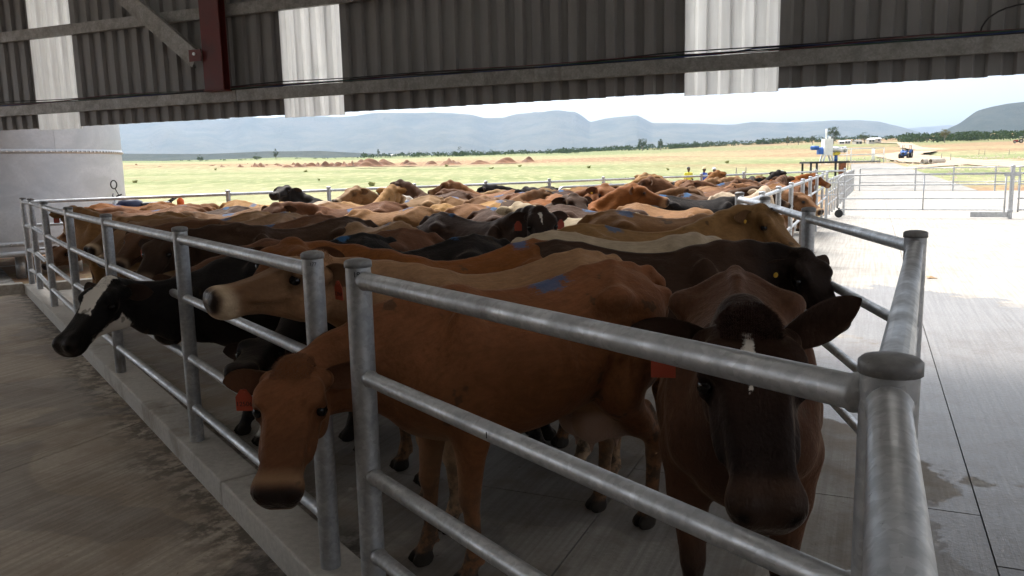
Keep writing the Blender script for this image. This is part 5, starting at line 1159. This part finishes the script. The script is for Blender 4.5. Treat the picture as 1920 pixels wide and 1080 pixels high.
hero('tan cow poking her head out through the race rails','tan',(4.35,15.6),D2(-25),(1502,366,14.95),(1540,398),True,.014,.022,flat=1.08)
hero('black cow lying her chin along the far rails, ears spread','black',(-3.25,15.3),D2(174),(538,352,15.5),(512,366),True,.014,.022)
# --- the crowd: a few poses shared by many animals
VAR=[cow_mesh('cow',*a,fine=.017,coarse=.022,lod=True,**k)[0] for a,k in(
    (((1.08,.02,1.42),.05,.55),dict(ribs=.8)),(((1.08,-.10,1.02),-.25,.95),dict(ribs=1.2,bulk=.96)),(((.98,.06,1.56),.25,.30),dict(ribs=1.)),
    (((1.00,.26,1.38),.85,.6),dict(ribs=1.)),(((1.0,-.26,1.42),-.85,.5),dict(ribs=.9,bulk=1.04)),(((1.14,.10,1.24),.15,.25),dict(ribs=1.1,bulk=.95)),(((1.05,0.,.86),.1,1.1),dict(ribs=1.,bulk=1.02)))]
rc=random.Random(77)
def crowd(ct,x,y,hd,v,label,group,sc=None,detail=False):
    o=link('cow',VAR[v],None,None,0,(x,y,0),hd);set_mat(o,CT[ct]);s=(sc or SC)*rc.uniform(.975,1.02);o.scale=(s,s*rc.uniform(.96,1.04),s);tag(o,label,'cow',group)
    if detail: eyes_tags(o,VAR[v],('tagm' if rc.random()<.5 else 'tagy',None))
    HERD.append((x,y,hd));return o
for ct,x,y,d,v,l in(('tan',-2.35,12.45,41,6,'tan cow facing away from the long rail behind the fawn ones'),('tan',-1.55,10.45,150,1,'tan cow with her rump towards the starred cow'),('fawn',-1.35,8.05,128,6,'pale fawn cow showing her bony rump left of the starred cow'),
    ('tan',-.15,11.1,28,1,'light tan cow standing behind the starred dark cow'),('brown',-.3,16.6,165,0,'long-backed brown cow with blue dab behind the middle of the herd'),('tan',1.55,8.35,-18,6,'tan cow just behind the one with the yellow button'),
    ('tan',2.0,10.3,-45,6,'pale tan cow at the bend of the race fence'),('black',2.75,12.1,-8,1,'black cow beside the bend of the race fence'),('brown',1.35,12.75,-22,1,'brown cow with blue dab left of the black cow at the bend'),
    ('mulberry',1.05,9.95,-30,6,'dark brown cow behind the starred one, back only'),('mulberry',-4.75,12.6,-170,6,'dark brown cow with blue dab before the orange-brown one at the tank'),('pied',-2.7,15.6,176,1,'black and brown cow with a white band over her shoulders'),
    ('cream',-3.6,14.2,150,6,'off-white cow in the left back of the herd'),('fawn',-4.3,13.9,-20,1,'fawn cow left of the off-white one'),('fawn',-.6,12.2,160,6,'creamy fawn cow in mid herd behind the tan pair'),('mulberry',.2,10.2,-25,1,'dark cow squeezed behind the starred head')):
    crowd(ct,x,y,D2(d),v,l,None,detail=True)
def segd(a,b):
    """least distance between two animals, taken as spine segments"""
    A=np.array([along(a[:2],a[2],k) for k in np.linspace(-.72,1.0,6)]);B=np.array([along(b[:2],b[2],k) for k in np.linspace(-.72,1.0,6)])
    return np.sqrt(((A[:,None]-B[None])**2).sum(-1)).min()
PEN=[np.array(P[k]) for k in('P7','R1','R2','R3','R4','R5','G')]+[K-UU*.4,np.array(P['P1'])]
def inside(p,mg):
    n_=len(PEN);c=False
    for i in range(n_):
        a,b=PEN[i],PEN[(i+1)%n_]
        if (a[1]>p[1])!=(b[1]>p[1]) and p[0]<(b[0]-a[0])*(p[1]-a[1])/(b[1]-a[1])+a[0]: c=not c
        d=b-a;t=np.clip(((p-a)@d)/(d@d),0,1)
        if np.linalg.norm(p-a-d*t)<mg: return False
    return c
coats=['tan']*7+['fawn']*4+['red']*4+['brown']*6+['mulberry']*5+['black']*5+['pied']*1+['cream']*1
names=dict(tan='tan',fawn='pale fawn',red='reddish brown',brown='brown',mulberry='dark brown',black='black',pied='black and white',cream='cream')
tries=0;cnt=0
while tries<16000 and cnt<150:
    tries+=1;Y=rc.uniform(6.,27.);X=rc.uniform(-8,11);p=np.array([X,Y])
    if abs(X)>.66*Y or Y<8.5 and X<-2.2 or Y<8: continue
    base=rc.choice((-144,-144,36,36,-20,160));hd=D2(base+rc.gauss(0,16))
    if not all(inside(np.array(along((X,Y),hd,k)),.28) for k in(-.75,0,.6)) or not inside(np.array(along((X,Y),hd,1.15)),.05): continue
    mind=.40 if Y>15 else .50
    if any((q[0]-X)**2+(q[1]-Y)**2<7 and segd((X,Y,hd),q)<mind for q in HERD): continue
    far=Y>16.5;ct=rc.choice(coats+['black']*5) if far and X>5 else rc.choice([c for c in coats if c!='black']+['black']*2)
    back=(p-np.array(P['P1']))@VV>-1.9;race=abs((p-np.array(P['R5']))@CC)<1.9
    where='against the far rails' if back else 'along the race fence' if race else 'well back in the herd' if far else 'in the thick of the herd'
    v=rc.choice((0,1,2,3,4,5,6,0,2,2,4));face='facing the race side' if math.cos(hd)>0 else 'facing the tank side'
    how=('head level','head dropped','head raised','head turned left','head turned right','with outstretched neck','with low head')[v]
    crowd(ct,X,Y,hd,v,f'{names[ct]} cow {how} {face} {where}',f'{names[ct]} cows {where}',detail=Y<13);cnt+=1
